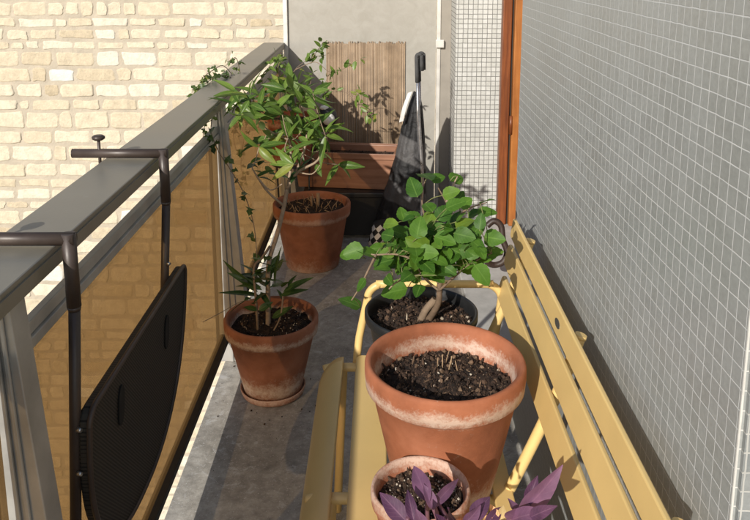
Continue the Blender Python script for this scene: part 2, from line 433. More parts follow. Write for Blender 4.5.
        for i in range(N):
            for k in range(4):
                a = b0 + i * 5 + k
                u0, u1 = k / 4, (k + 1) / 4; v0, v1 = i / N, (i + 1) / N
                s.face((a, a + 1, a + 6, a + 5), [(u0, v0), (u1, v0), (u1, v1), (u0, v1)], tint, mi, True)
        return s
    def build(s, name, mats, parent=None, bevel=None, solid=None):
        root = V((0, 0, 0)); p = parent
        while p is not None: root += p.location; p = p.parent
        me = bpy.data.meshes.new(name)
        me.from_pydata([tuple(v - root) for v in s.v], [], s.f)
        mats = mats if isinstance(mats, (list, tuple)) else [mats]
        for m in mats: me.materials.append(m)
        uvl = me.uv_layers.new(name='UVMap')
        flat = [c for fu in s.uv for uvp in fu for c in uvp]
        uvl.data.foreach_set('uv', flat)
        at_ = me.attributes.new('tint', 'FLOAT', 'FACE'); at_.data.foreach_set('value', s.t)
        me.polygons.foreach_set('material_index', s.m)
        me.polygons.foreach_set('use_smooth', s.sm)
        me.update()
        o = bpy.data.objects.new(name, me); COL.objects.link(o)
        if parent is not None: o.parent = parent
        if bevel:
            b = o.modifiers.new('bevel', 'BEVEL'); b.width = bevel; b.segments = 2; b.limit_method = 'ANGLE'; b.angle_limit = math.radians(40)
        return o

def thing(name, label, cat, loc=(0, 0, 0), group=None):
    o = bpy.data.objects.new(name, None); COL.objects.link(o); o.location = loc
    o.empty_display_size = .1
    tag(o, label, cat, group); return o
def tag(o, label, cat, group=None):
    o['label'] = label; o['category'] = cat; o['kind'] = 'thing'
    if group: o['group'] = group
    return o
def arc(c, r, a0, a1, n, ex, ey):
    c, ex, ey = V(c), V(ex), V(ey)
    return [c + ex * (r * math.cos(a0 + (a1 - a0) * i / n)) + ey * (r * math.sin(a0 + (a1 - a0) * i / n)) for i in range(n + 1)]
def smooth_path(pts, n=6):
    pts = [V(p) for p in pts]
    out = []
    for i in range(len(pts) - 1):
        p0 = pts[max(i - 1, 0)]; p1 = pts[i]; p2 = pts[i + 1]; p3 = pts[min(i + 2, len(pts) - 1)]
        for k in range(n):
            t = k / n
            out.append(.5 * ((2 * p1) + (p2 - p0) * t + (2 * p0 - 5 * p1 + 4 * p2 - p3) * t * t + (3 * p1 - p0 - 3 * p2 + p3) * t ** 3))
    out.append(pts[-1]); return out
def taper(n, a, b): return [a + (b - a) * i / max(1, n - 1) for i in range(n)]

# ------------------------------------------------------------------ setting
g = MB(); g.box(-150, 150, -150, 150, -9.3, -9.0)
o = g.build('ground', plain('courtyard_paving', (.22, .21, .19), .9, 0, .2, 1.0, .3, 20, .01)); o['kind'] = 'structure'
f = MB(); f.box(-.588, 1.15, -1.2, 4.75, -.2, 0)
o = f.build('floor', M['concrete']); o['kind'] = 'structure'

# neighbouring stone building: coursed rubble, every stone in the wall's own mesh
Y0 = 10.0
bld = thing('stone_building', 'pale limestone building with coursed rubble wall across the courtyard', 'building', (-3, Y0, -9))
w = MB(); w.box(-12, 8, Y0, Y0 + 6, -9, 4.5)
st = MB()
rnd = random.Random(11)
z = 3.2; pat = [.21, .17, .22, .17, .095, .125, .09, .175, .155, .15, .14]
ci = 0
ztop = 1.5 - 0.0
rows = []
zz = 1.66
while zz > -8.8:
    h_ = pat[ci % 11] * rnd.uniform(.94, 1.06); ci += 1
    rows.append((zz - h_, zz)); zz -= h_ + rnd.uniform(.035, .048)
for (za, zb) in rows:
    h_ = zb - za; x = -8.2 + rnd.uniform(0, .3)
    while x < 1.6:
        wd = rnd.choice([rnd.uniform(.12, .2), rnd.uniform(.28, .45), rnd.uniform(.28, .48), rnd.uniform(.36, .56)])
        if h_ < .12: wd *= .85
        xa, xb = x, x + wd
        jz0, jz1 = rnd.uniform(-.012, .016), rnd.uniform(-.016, .012)
        rr = min(h_, wd) * .21
        cor = [(xa, za + jz0), (xb, za + jz0 * .3), (xb, zb + jz1), (xa, zb + jz1 * .4)]
        ol = []
        sx, sz = rnd.random() * 50, rnd.random() * 50
        for q, (cx_, cz_) in enumerate(cor):
            sgx = 1 if q in (0, 3) else -1; sgz = 1 if q in (0, 1) else -1
            r2 = rr * rnd.uniform(.5, 1.3)
            ccx, ccz = cx_ + sgx * r2, cz_ + sgz * r2
            a0 = [math.pi, 1.5 * math.pi, 0, .5 * math.pi][q]
            for k in range(4):
                a = a0 + k / 3 * math.pi / 2
                ol.append([ccx + r2 * math.cos(a), ccz + r2 * math.sin(a)])
            nx_, nz_ = cor[(q + 1) % 4]
            for k in (.35, .65):
                ol.append([cx_ + (nx_ - cx_) * k, cz_ + (nz_ - cz_) * k])
        for p in ol:
            nn = noise.noise_vector(V((p[0] * 9 + sx, p[1] * 9 + sz, 0))) ; n2 = noise.noise_vector(V((p[0] * 26 + sx, p[1] * 26, 3)))
            p[0] += nn.x * .022 + n2.x * .014; p[1] += nn.y * .018 + n2.y * .013
        cxm = sum(p[0] for p in ol) / len(ol); czm = sum(p[1] for p in ol) / len(ol)
        dep = rnd.uniform(.004, .010); tl = rnd.uniform(-.02, .02); tz = rnd.uniform(-.02, .03)
        tn = min(1, max(0, rnd.gauss(.55, .22)))
        if rnd.random() < .03: tn = 1.0
        b = len(st.v); n = len(ol)
        for (px, pz) in ol: st.v.append(V((px, Y0 + .002, pz)))
        for (px, pz) in ol:
            st.v.append(V((cxm + (px - cxm) * .98, Y0 - dep * .75 + tl * (px - cxm) + tz * (pz - czm), czm + (pz - czm) * .965)))
        for (px, pz) in ol:
            st.v.append(V((cxm + (px - cxm) * .90, Y0 - dep * 1.05 + tl * (px - cxm) + tz * (pz - czm), czm + (pz - czm) * .86)))
        for ring in (0, 1):
            for i in range(n):
                j = (i + 1) % n
                st.face((b + ring * n + i, b + ring * n + j, b + (ring + 1) * n + j, b + (ring + 1) * n + i), None, tn, 0, True)
        st.face([b + 2 * n + i for i in range(n)], None, tn, 0, False)
        x = xb + rnd.uniform(.026, .052)
w.build('wall', M['mortar'], bld)
st.build('stonework', M['stone'], bld)

# tiled wall on the right, with the nearer reveal that turns away from the camera
XW = .433
tw = thing('tiled_wall', 'tall wall of small grey mosaic tiles with pale grout beside the ochre bench', 'wall', (XW, 1.6, 0))
m = MB(); m.box(XW, 1.15, .854, 2.40, 0, 2.9)
m.build('wall', [M['wall_tile']], tw)
m = MB(); m.box(XW + .006, 1.15, .846, .853, 0, 2.9)
m.build('reveal', M['wall_tile_side'], tw)
m = MB(); m.box(XW - .0008, XW + .0018, .8508, .8535, 0, 2.9)
m.build('corner_bead', plain('pale_grout', (.52, .51, .48), .8, 0, .1), tw)
m = MB(); m.box(.80, 1.10, -1.2, .845, 0, 2.9)
m.build('return_wall', M['wall_tile_side'], tw)

# tiled pillar at the far end
pl = thing('tiled_pillar', 'pillar of small white mosaic tiles with dark grout at the far end of the balcony', 'pillar', (.6, 4.4, 0))
m = MB(); m.box(.404, 1.15, 4.20, 4.75, 0, 2.9)
m.build('pillar', M['white_tile'], pl)

# timber window frame and French window in the recess behind the grey wall
fw = thing('french_window', 'orange varnished timber balcony door and frame standing beside the white mosaic pillar', 'door', (.75, 3.6, 0))
m = MB(); m.box(.694, .75, 4.05, 4.11, .056, 2.5)
m.build('jamb', M['wood_bright'], fw, bevel=.005)
m = MB(); m.box(.636, .684, 4.075, 4.14, .056, 2.5)
m.build('stop_bead', M['wood_red'], fw, bevel=.005)
m = MB(); m.box(.6845, .6935, 4.09, 4.14, .056, 2.5)
m.build('weather_seal', M['gasket'], fw)
m = MB()
for zc in (.62,): m.tube([(.690, 4.052, zc - .05), (.690, 4.052, zc + .05)], .009, 10)
m.build('hinge', M['wood_red'], fw)
m = MB()
for y in (2.50, 3.23, 3.96): m.box(.77, .83, y, y + .08, .06, 2.5)
m.box(.77, .83, 2.58, 3.23, .06, .25); m.box(.77, .83, 3.31, 3.96, .06, .25); m.box(.77, .83, 2.58, 3.23, 2.4, 2.5); m.box(.77, .83, 3.31, 3.96, 2.4, 2.5)
wf = m.build('frame', M['wood_bright'], fw, bevel=.004)
m = MB(); m.box(.795, .801, 2.58, 3.23, .25, 2.4); m.build('pane', M['wglass'], wf)
m = MB(); m.box(.795, .801, 3.31, 3.96, .25, 2.4); m.build('pane', M['wglass'], wf)
m = MB(); m.box(.365, .859, 2.45, 4.19, 0.001, .055)
o = m.build('door_step', plain('pale_grey_stone', (.42, .41, .385), .8, 0, .15, 14, .3, 60, .003), None, bevel=.006); tag(o, 'pale grey stone door step between the rose bush and the orange timber door', 'step')

# far partition
pt = thing('partition', 'grey frosted privacy screen between pale poles closing off the balcony end', 'partition', (-.13, 4.5, 0))
m = MB(); m.box(-.535, .318, 4.50, 4.515, .05, 2.6)
m.build('screen_panel', M['panel'], pt)
m = MB(); m.box(-.562, -.536, 4.482, 4.53, 0, 2.7); m.build('pole', M['alu_white'], pt, bevel=.004)
m = MB(); m.box(.322, .344, 4.482, 4.53, 0, 2.7); m.build('pole', M['alu_white'], pt, bevel=.004)
m = MB(); m.box(.345, .4035, 4.49, 4.53, 0, 2.7); m.build('infill_strip', M['taupe'], pt)
m = MB(); m.box(.315, .362, 4.462, 4.481, .985, 1.03); m.build('clamp', M['alu_white'], pt, bevel=.003)

# reed mat on the partition
rm = MB(); x = -.318
while x < .138:
    w_ = random.uniform(.003, .0052); r_ = w_ / 2
    zt = 1.015 + random.uniform(-.012, .006); zb_ = .10
    b = len(rm.v); tn = min(1, max(0, random.gauss(.5, .25)))
    rm.tube([(x + r_, 4.492 + random.uniform(-.0015, .0015), zb_), (x + r_ + random.uniform(-.002, .002), 4.492, .55), (x + r_, 4.492, zt)], r_ * .98, 6, tn)
    x += w_
o = rm.build('reed_mat', M['reed']); tag(o, 'brown reed mat of thin upright stalks fixed to the grey end screen', 'mat')

# ------------------------------------------------------------------ railing
rl = thing('railing', 'grey metal balcony railing with flat handrail and amber glass panels', 'railing', (-.6, 1.6, 0))
m = MB(); m.box(-.676, -.557, -1.2, 4.478, .986, 1.014)
m.build('handrail', M['rail'], rl, bevel=.003)
m = MB(); m.box(-.5568, -.5538, -1.2, 4.478, .980, 1.004)       # folded lip of the handrail
m.build('handrail_lip', M['rail'], rl)
for (ya, yb) in ((-1.2, 1.075), (1.165, 2.690), (2.775, 4.478)):
    m = MB(); m.box(-.600, -.572, ya, yb, .866, .886); m.box(-.594, -.578, ya, yb, .8862, .910)
    m.build('glazing_rail', M['alu'], rl, bevel=.002)
    m = MB(); m.box(-.598, -.563, ya, yb, .098, .120); m.build('bottom_rail', M['gasket'], rl, bevel=.002)
    m = MB(); m.box(-.590, -.582, ya, yb, .1202, .8658); m.build('glass_panel', M['glass'], rl)
for yc in (1.12, 2.732, 4.40):
    m = MB()
    prof = [(-.606, 0.0), (-.482, 0.0), (-.512, .34), (-.560, .985), (-.604, .985)]
    m.prism(prof, lambda a, b_, w_: (a, yc - .026 + w_, b_), .052)
    for xx in (-.014, .010):        # raised ribs of the extrusion
        rp = [(-.545 + xx - .005, .002), (-.545 + xx + .005, .002), (-.577 + xx * .45 + .003, .984), (-.577 + xx * .45 - .003, .984)]
        m.prism(rp, lambda a, b_, w_: (a, yc - .0325 + w_, b_), .006)
    po = m.build('post', M['alu'], rl, bevel=.002)
    m = MB(); m.prism([(-.616, 0), (-.6065, 0), (-.6065, .86), (-.616, .86)], lambda a, b_, w_: (a, yc - .03 + w_, b_), .06); m.build('post_gasket', M['gasket'], po)

# ------------------------------------------------------------------ hanging table
ht = thing('hanging_table', 'dark brown half round folding table hooked over the handrail and folded down', 'table', (-.54, 1.57, .4))
def hook(yc):
    xi, zb_, r = -.532, 1.0275, .0115
    m = MB(); m.tube([(-.752, yc, zb_), (-.754, yc, zb_)], [.007, r], 16)
    m.tube([(-.752, yc, zb_), (xi + .0105, yc, zb_)], r, 16); m.build('hook_bar', M['table_tube'], ht)
    m = MB(); m.tube([(xi, yc, zb_ + .010), (xi, yc, .905)], .0122, 16); m.tube([(xi, yc, .9049), (xi, yc, .897)], [.0122, .0105], 16)
    m.build('sleeve', M['table_tube'], ht)
    m = MB(); m.tube([(xi, yc, .8975), (xi - .031, yc, .45)], .0102, 14); m.build('upright', M['table_tube'], ht)
    m = MB(); m.tube([(-.688, yc, .965), (-.688, yc, 1.066)], .004, 8); scr = m.build('clamp_screw', M['table_tube'], ht)
    m = MB(); m.tube([(-.688, yc, 1.060), (-.688, yc, 1.064), (-.688, yc, 1.070), (-.688, yc, 1.073)], [.009, .0155, .0155, .011], 10)
    m.build('knob', M['table_tube'], scr)
    m = MB(); m.box(-.694, -.682, yc - .006, yc + .006, .955, .975); m.build('clamp_foot', M['table_tube'], scr)
hook(1.262); hook(1.85)
XT = -.518; YC, ZT, A_, B_ = 1.60, .706, .345, .41
def xt(a, z): return XT - .066 * (ZT - z)
poly = []
CR = .030
poly += [(YC - A_ + CR - CR * math.cos(a * math.pi / 12), ZT - CR + CR * math.sin(a * math.pi / 12)) for a in range(0, 7)]
poly += [(YC + A_ - CR + CR * math.cos(a * math.pi / 12), ZT - CR + CR * math.sin(a * math.pi / 12)) for a in range(6, -1, -1)]
for k in range(0, 41):
    t = k / 40 * math.pi
    cxp, szp = math.cos(t), math.sin(t)
    e = .86
    poly.append((YC + A_ * abs(cxp) ** e * (1 if cxp > 0 else -1), ZT - .055 - (B_ - .055) * abs(szp) ** e))
m = MB(); m.prism(poly, lambda a, b_, w_: (xt(a, b_) - w_, a, b_), .020)
# rolled raised edge
top = m.build('table_top', M['table_top'], ht, bevel=.005)
m = MB(); pth = [V((xt(a, b_) + .001, a, b_)) for a, b_ in poly] + [V((xt(*poly[0]) + .001, *poly[0]))]
m.tube(pth, .0055, 8, cap=False); m.build('edge_rim', M['table_tube'], top)
for (yy, zz_) in ((1.765, .60), (1.425, .615)):
    m = MB(); ov = []
    for k in range(24):
        t = 2 * math.pi * k / 24; ov.append((yy + .017 * math.cos(t), zz_ + .032 * math.sin(t) + (.012 if math.sin(t) > 0 else -.012)))
    m.prism(ov, lambda a, b_, w_: (xt(a, b_) + .0035 - w_, a, b_), .003); m.build('grip_slot', M['slot'], top)
def xu(z): return -.532 - .031 * (.8975 - z) / .4475          # axis of the leaning uprights
for (yy, zz_) in ((1.262, .672), (1.262, .585), (1.85, .745)):
    m = MB(); m.tube([(xu(zz_) + .0075, yy - .006, zz_), (xu(zz_) + .0150, yy - .010, zz_)], [.0055, .0035], 10); m.build('bolt', M['bolt'], ht)
for yy in (1.276, 1.836):
    m = MB(); m.prism([(xu(.69) + .002, .690), (xt(0, .70) - .0205, .700), (xt(0, .58) - .0205, .58), (xu(.57) + .002, .57)], lambda a, b_, w_: (a, yy + w_, b_), .004); m.build('bracket', M['table_tube'], ht)

# ------------------------------------------------------------------ bench
bn = thing('garden_bench', 'ochre yellow slatted metal bench standing against the grey mosaic wall', 'bench', (.1, 1.4, 0))
def slat(name, p0, p1, ya, yb, th, cr=.022, bow=0.0, nw=6):
    """sheet slat between cross-section points p0 (front/low) and p1 (back/high), rounded corners, gently bowed"""
    p0, p1 = V((p0[0], 0, p0[1])), V((p1[0], 0, p1[1]))
    wv = p1 - p0; W = wv.length; wd = wv / W
    nr = V((-wd.z, 0, wd.x))
    out = []
    for (cy, cw, a0) in ((ya + cr, cr, 1.0), (yb - cr, cr, 1.5), (yb - cr, W - cr, 0.0), (ya + cr, W - cr, .5)):
        for k in range(6):
            a = (a0 + k / 10) * math.pi
            out.append((cy + cr * math.cos(a), cw + cr * math.sin(a)))
    m = MB()
    m.prism(out, lambda a, b_, w_: p0 + wd * b_ + V((0, a, 0)) + nr * (w_ - bow * (1 - (2 * b_ / W - 1) ** 2)), th)
    return m.build(name, M['bench'], bn, bevel=.0025)
# back slats
top_slat = slat('back_slat', (.354, .764), (.361, .814), .80, 1.985, .009, .007)
slat('back_slat', (.337, .690), (.351, .747), .80, 1.98, .009, .018)
slat('back_slat', (.317, .610), (.333, .669), .80, 1.955, .009, .018)
# seat slats: the front one rolls down, then four flat ones
m = MB()
ns = 10; ya, yb = .80, 1.915
prof = []
for k in range(ns + 1):
    t = k / ns
    xx = -.160 + .061 * t; zz_ = .452 - .034 * (1 - t) ** 2.2
    prof.append((xx, zz_))
ny = 40
b = len(m.v)
def endround(t, y):                       # rounded outer corner at both ends
    return y
for s_ in (0, 1):
    for i in range(ny + 1):
        for k, (xx, zz_) in enumerate(prof):
            t = k / ns; R = .074
            inset = R - math.sqrt(max(0, R * R - (R * (1 - t)) ** 2))
            y = (ya + inset) + (yb - ya - 2 * inset) * i / ny
            m.v.append(V((xx, y, zz_ - s_ * .009)))
S = (ny + 1) * (ns + 1)
for i in range(ny):
    for k in range(ns):
        a = b + i * (ns + 1) + k
        m.face((a, a + 1, a + ns + 2, a + ns + 1), None, .5, 0, True); m.face((S + a, S + a + ns + 1, S + a + ns + 2, S + a + 1), None, .5, 0, True)
for i in range(ny):
    for k in (0, ns):
        a = b + i * (ns + 1) + k; c = a + ns + 1
        m.face((a, c, S + c, S + a) if k == 0 else (a, S + a, S + c, c))
for k in range(ns):
    for i in (0, ny):
        a = b + i * (ns + 1) + k
        m.face((a, S + a, S + a + 1, a + 1) if i == 0 else (a, a + 1, S + a + 1, S + a))
m.build('seat_slat', M['bench'], bn)
for (xa, xb) in ((-.066, .012), (.032, .108), (.128, .204), (.222, .262)):
    slat('seat_slat', (xa, .449), (xb, .447), .80, 1.915, .009, .018)
for yc in (.88, 1.39, 1.90):
    m = MB()
    # seat bearer + curved upright in one bent tube
    pts = [V((-.150, yc, .424)), V((-.10, yc, .430)), V((.20, yc, .428))] + arc((.20, yc, .488), .068, -math.pi / 2, -.35, 8, (1, 0, 0), (0, 0, 1)) + [V((.300, yc, .55)), V((.336, yc, .64)), V((.362, yc, .71)), V((.375, yc, .755)), V((.383, yc, .780))]
    pts = smooth_path(pts, 3)
    m.tube(pts, .0115, 14); sf = m.build('side_frame', M['bench'], bn)
    m = MB(); m.tube([(.3828, yc, .7785), (.385, yc, .786)], [.0128, .0118], 14); m.build('end_cap', M['bench'], sf)
    for xx, zx in ((-.10, .426), (.235, .430)):
        m = MB(); m.tube([(xx, yc, zx), (xx + (-.02 if xx < 0 else .06), yc, 0.0)], .0115, 14); m.build('leg', M['bench'], bn)
def hoop(yc, out):
    m = MB()
    c1 = V((.000, yc, .618)); c2 = V((.290, yc, .622))
    pts = [V((-.066, yc - out * .02, .428)), V((-.058, yc, .50))] + arc((.008, yc, .606), .044, math.pi, math.pi / 2, 8, (1, 0, 0), (0, 0, 1)) + arc((.275, yc, .606), .044, math.pi / 2, 0, 8, (1, 0, 0), (0, 0, 1)) + [V((.305, yc, .50)), V((.285, yc, .455))]
    m.tube(smooth_path(pts, 2), .0105, 14); m.build('armrest', M['bench'], bn)
hoop(1.935, 1); hoop(.845, -1)
# oval badge on the top slat
m = MB(); ov = [(1.43 + .019 * math.cos(2 * math.pi * k / 20), .789 + .008 * math.sin(2 * math.pi * k / 20)) for k in range(20)]
m.prism(ov, lambda a, b_, w_: (.3438 + (b_ - .764) * .14 + w_, a, b_), .003); m.build('badge', plain('grey_badge', (.12, .12, .11), .4, .5), top_slat)

# ------------------------------------------------------------------ pots
def pot(name, label, c, h, rim, base, band, mat, soil_drop, group='terracotta flower pots', soil_tint=(0.0, .9), foot=None, chunks=700, perlite=.02, mound=.008, seed=1):
    c = V(c); t = thing(name, label, 'flower pot', c, group)
    th = rim * .085
    m = MB()
    bt = rim * .905; zb_ = h - band
    prof = [(base * .2, .004), (base * .96, 0), (base, .004), (base + (bt - base) * .5, zb_ * .5), (bt, zb_ - .004), (rim * .945, zb_ + .001), (rim * .985, zb_ + .007), (rim, h - band * .45), (rim, h - .008), (rim * .985, h - .002), (rim - th * .5, h), (rim - th, h - .004), (rim - th * 1.25, h - .015),
            (rim - th * 1.8, h - band), (rim - th * 2.0 - .012, h - soil_drop - .05), (.02, h - soil_drop - .05)]
    m.lathe(prof, c, 72, wob=.006)
    m.build('pot_body', mat, t)
    rs = rim - th * 1.55
    rng = random.Random(seed)
    s_ = MB(); N = 40; K = 14
    zs = h - soil_drop
    b = len(s_.v)
    for i in range(K + 1):
        for k in range(N):
            r_ = rs * i / K; a = 2 * math.pi * k / N
            p = V((r_ * math.cos(a), r_ * math.sin(a), 0))
            zz_ = zs + mound * (1 - (i / K) ** 2) + .012 * noise.noise(p * 28 + V((seed, 0, 0))) + .005 * noise.noise(p * 90)
            s_.v.append(c + V((p.x, p.y, zz_)))
    for i in range(K):
        for k in range(N):
            j = (k + 1) % N
            s_.face((b + i * N + k, b + i * N + j, b + (i + 1) * N + j, b + (i + 1) * N + k)[::-1], None, rng.uniform(*soil_tint) * .5, 0, False)
    for q in range(chunks):
        r_ = rs * math.sqrt(rng.random()) * .97; a = rng.random() * 6.283
        p = V((r_ * math.cos(a), r_ * math.sin(a), 0))
        zz_ = zs + mound * (1 - (r_ / rs) ** 2) + .012 * noise.noise(p * 28 + V((seed, 0, 0)))
        big = rng.random()
        rad = .0011 + .0050 * big ** 8
        tn = rng.uniform(*soil_tint) * .85
        if rng.random() < perlite: tn = 1.0; rad = rng.uniform(.0012, .0028)
        elif rng.random() < .10: tn = rng.uniform(.8, .95)
        sq = (1, 1, 1) if rng.random() < .7 else (2.2, .5, .4)
        s_.blob(c + p + V((0, 0, zz_ + rad * .3)), rad, tn, 0, sq)
    s_.build('soil', M['soil'], t)
    return t

PB = (.125, 1.40, .4575)      # big pot on the bench
pot('flower_pot', 'largest terracotta pot, lime stained, holding bare soil in the middle of the bench', PB, .274, .157, .098, .058, terracotta('terracotta_bench', (.274 - .058), .02, (.355, .125, .060), .95, 1.3, .138), .060, chunks=3800, seed=3, soil_tint=(.05, 1.0), perlite=.012)
PS = (.068, 1.195, .4575)
pot('flower_pot', 'small terracotta pot on the near end of the bench with purple leaved plant', PS, .147, .086, .058, .034, terracotta('terracotta_small', .125, .03, (.345, .128, .066), .8, 4.2, .078), .028, chunks=1800, seed=5, soil_tint=(.3, 1.0), perlite=.10, mound=.004)
P1 = (-.378, 2.50, .012)
pot('flower_pot', 'lime banded terracotta pot on the floor left of the bench, holding the young tree', P1, .276, .162, .099, .060, terracotta('terracotta_tree', .216, .045, (.32, .125, .066), 1.0, 7.7, .142), .042, chunks=1800, seed=8, soil_tint=(0, .8), perlite=.05)
P2 = (-.339, 3.66, .0)
pot('flower_pot', 'wide terracotta pot of dead stubble on the floor in front of the window box', P2, .322, .190, .130, .066, terracotta('terracotta_far', .256, .0, (.31, .118, .06), .55, 11.1), .035, chunks=500, seed=9, soil_tint=(.1, .9), perlite=.03)
P3 = (-.475, 4.02, .43)
pot('flower_pot', 'terracotta pot half hidden in leaves, raised on a stand beside the railing', P3, .25, .135, .095, .05, terracotta('terracotta_raised', .2, .0, (.33, .105, .05), .5, 15.0), .03, chunks=200, seed=12)
sd = thing('plant_stand', 'dark wire plant stand holding a raised terracotta pot beside the railing', 'plant stand', (P3[0], P3[1], 0))
m = MB(); ring = arc((P3[0], P3[1], .422), .105, 0, 2 * math.pi, 28, (1, 0, 0), (0, 1, 0)); m.tube(ring, .0055, 8); m.tube([(P3[0] - .105, P3[1], .422), (P3[0] + .105, P3[1], .422)], .005, 8); m.tube([(P3[0], P3[1] - .105, .422), (P3[0], P3[1] + .105, .422)], .005, 8); m.build('ring', M['black'], sd)
for k in range(3):
    a = .5 + k * 2.094
    m = MB(); m.tube([(P3[0] + .104 * math.cos(a), P3[1] + .104 * math.sin(a), .42), (P3[0] + .085 * math.cos(a), P3[1] + .085 * math.sin(a), 0)], .005, 8); m.build('leg', M['black'], sd)
# saucer under the tree pot
m = MB(); m.lathe([(.02, .0), (.100, 0), (.108, .006), (.114, .026), (.112, .029), (.109, .027), (.105, .0105), (.02, .0105)], (P1[0], P1[1], 0.001), 56, wob=.006)
o = m.build('saucer', terracotta('terracotta_saucer', .03, .03, (.30, .10, .05), .7, 9.0)); tag(o, 'shallow terracotta saucer under the pot of the young tree', 'saucer')

# black pot at the far end of the bench
PK = (.098, 1.775, .4575)
bp = thing('plant_pot', 'dark grey plastic pot at the far end of the bench holding the green rose', 'flower pot', PK)
m = MB(); m.lathe([(.02, .002), (.098, 0), (.100, .004), (.126, .165), (.128, .172), (.136, .174), (.138, .178), (.138, .194), (.134, .197), (.130, .194), (.127, .175), (.112, .10), (.02, .10)], PK, 64)
m.build('pot_body', M['black_pot'], bp)
rng = random.Random(21); s_ = MB(); b = 0; K, N = 12, 36
for i in range(K + 1):
    for k in range(N):
        r_ = .127 * i / K; a = 2 * math.pi * k / N; p = V((r_ * math.cos(a), r_ * math.sin(a), 0))
        s_.v.append(V(PK) + p + V((0, 0, .166 + .012 * noise.noise(p * 30) + .006 * (1 - i / K))))
for i in range(K):
    for k in range(N):
        j = (k + 1) % N; s_.face((i * N + k, (i + 1) * N + k, (i + 1) * N + j, i * N + j), None, rng.uniform(0, .5))
for q in range(1500):
    r_ = .122 * math.sqrt(rng.random()); a = rng.random() * 6.283; p = V((r_ * math.cos(a), r_ * math.sin(a), 0))
    s_.blob(V(PK) + p + V((0, 0, .168 + .012 * noise.noise(p * 30) + .006 * (1 - r_ / .127))), .0013 + .006 * rng.random() ** 5, .97 if rng.random() < .03 else rng.uniform(.05, .85), 0, (1, 1, 1) if rng.random() < .7 else (2.3, .5, .5))
s_.build('soil', M['soil'], bp)

cr_ = MB(); rng = random.Random(77)
for q in range(110):
    if q < 50: a = rng.random() * 6.283; r_ = .12 + abs(rng.gauss(0, .13)); x, y = P1[0] + r_ * math.cos(a), P1[1] + r_ * math.sin(a)
    else: x, y = rng.uniform(-.56, -.02), rng.uniform(1.3, 3.6)
    if x < -.575: continue
    cr_.blob((x, y, .002), .0009 + .003 * rng.random() ** 4, rng.uniform(0, .8))
o = cr_.build('soil_crumbs', M['soil']); o['kind'] = 'stuff'; o['label'] = 'scattered dark soil crumbs on the concrete floor around the pots'
# ------------------------------------------------------------------ plants
SUNV = V((-.57, -.755, .33)).normalized()
def facing(spread=.5, bias=None):
    b = bias or (V((-.25, -.75, .75)))
    return (V(b).normalized() + V((random.gauss(0, spread), random.gauss(0, spread), random.gauss(0, spread)))).normalized()

# rose in the black pot
random.seed(31)
rs_ = thing('rose_bush', 'bushy young rose with bright rounded green leaves in the dark plastic pot', 'plant', (PK[0], PK[1], PK[2] + .155))
stem = MB(); lv = MB()
def rp(x, y, d): return at(340 + x / 3.06, 160 + y / 3.06, d)
base = V((PK[0] + .015, PK[1], PK[2] + .164))
branches = [
    [base, rp(300, 440, 1.86), rp(305, 380, 1.84), rp(318, 330, 1.85), rp(330, 260, 1.88), rp(345, 190, 1.90), rp(325, 130, 1.92), rp(300, 85, 1.93)],
    [rp(318, 330, 1.85), rp(360, 290, 1.86), rp(410, 250, 1.90), rp(440, 190, 1.92)],
    [rp(305, 380, 1.84), rp(250, 320, 1.80), rp(180, 290, 1.78), rp(110, 290, 1.78), rp(40, 290, 1.79)],
    [rp(303, 400, 1.84), rp(250, 350, 1.82), rp(200, 255, 1.84), rp(160, 210, 1.86)],
    [rp(318, 330, 1.85), rp(290, 260, 1.82), rp(262, 190, 1.84), rp(250, 110, 1.88), rp(262, 60, 1.90)],
    [rp(303, 400, 1.84), rp(370, 340, 1.80), rp(430, 300, 1.80), rp(465, 285, 1.80)],
    [rp(345, 190, 1.90), rp(390, 150, 1.92), rp(450, 130, 1.94)],
    [rp(325, 130, 1.92), rp(345, 80, 1.93), rp(360, 50, 1.94)],
    [rp(110, 290, 1.78), rp(90, 330, 1.76), rp(60, 390, 1.75), rp(35, 430, 1.74)],
    [rp(250, 350, 1.82), rp(180, 370, 1.74), rp(150, 395, 1.72)],
]
allp = []
for i, br in enumerate(branches):
    sp = smooth_path(br, 5); allp += sp
    r0 = .0085 if i == 0 else .0032
    stem.tube(sp, taper(len(sp), r0, .0014), 8, random.random())
stem.tube(smooth_path([base + V((-.02, 0, -.01)), base + V((-.005, -.002, .03)), base + V((.02, .0, .06))], 4), .009, 9, .3)
pts = [(265,50,34),(225,82,34),(357,57,26),(340,100,26),(270,143,26),(320,160,30),(272,183,26),(190,165,22),(155,195,25),(230,240,20),(275,272,32),(322,245,32),(355,135,30),(450,160,28),(385,195,26),(430,187,24),(425,265,26),(445,285,28),(365,287,22),(387,318,32),(435,352,34),(130,335,26),(165,402,38),(265,330,30),(185,325,24),(215,280,28),(85,285,34),(40,280,30),(65,383,22),(30,435,34),(205,358,24),(240,400,22),(130,285,22),(300,310,24),(345,210,26),(385,130,24),(412,165,22),(450,125,24),(370,175,20),(160,255,22),(350,240,22),(400,240,24),(250,215,20),(300,55,22),(285,212,20),(190,280,20),(325,200,20),(470,282,28),(110,270,20),(20,288,26),(150,368,22),(330,285,20),(345,300,24),(300,260,20),(235,300,22),(405,290,20),(370,110,18),(420,215,22),(395,265,20),(250,260,18),(170,300,18),(340,340,18),(210,180,18),(55,300,22),(240,345,20)]
for k in range(84):
    ang = random.random() * 6.283; rr = math.sqrt(random.random()) * random.uniform(.85, 1.12)
    pts.append((285 + 175 * rr * math.cos(ang), 265 + 95 * rr * math.sin(ang), random.uniform(19, 36)))
cen = at(430, 270, 1.86)
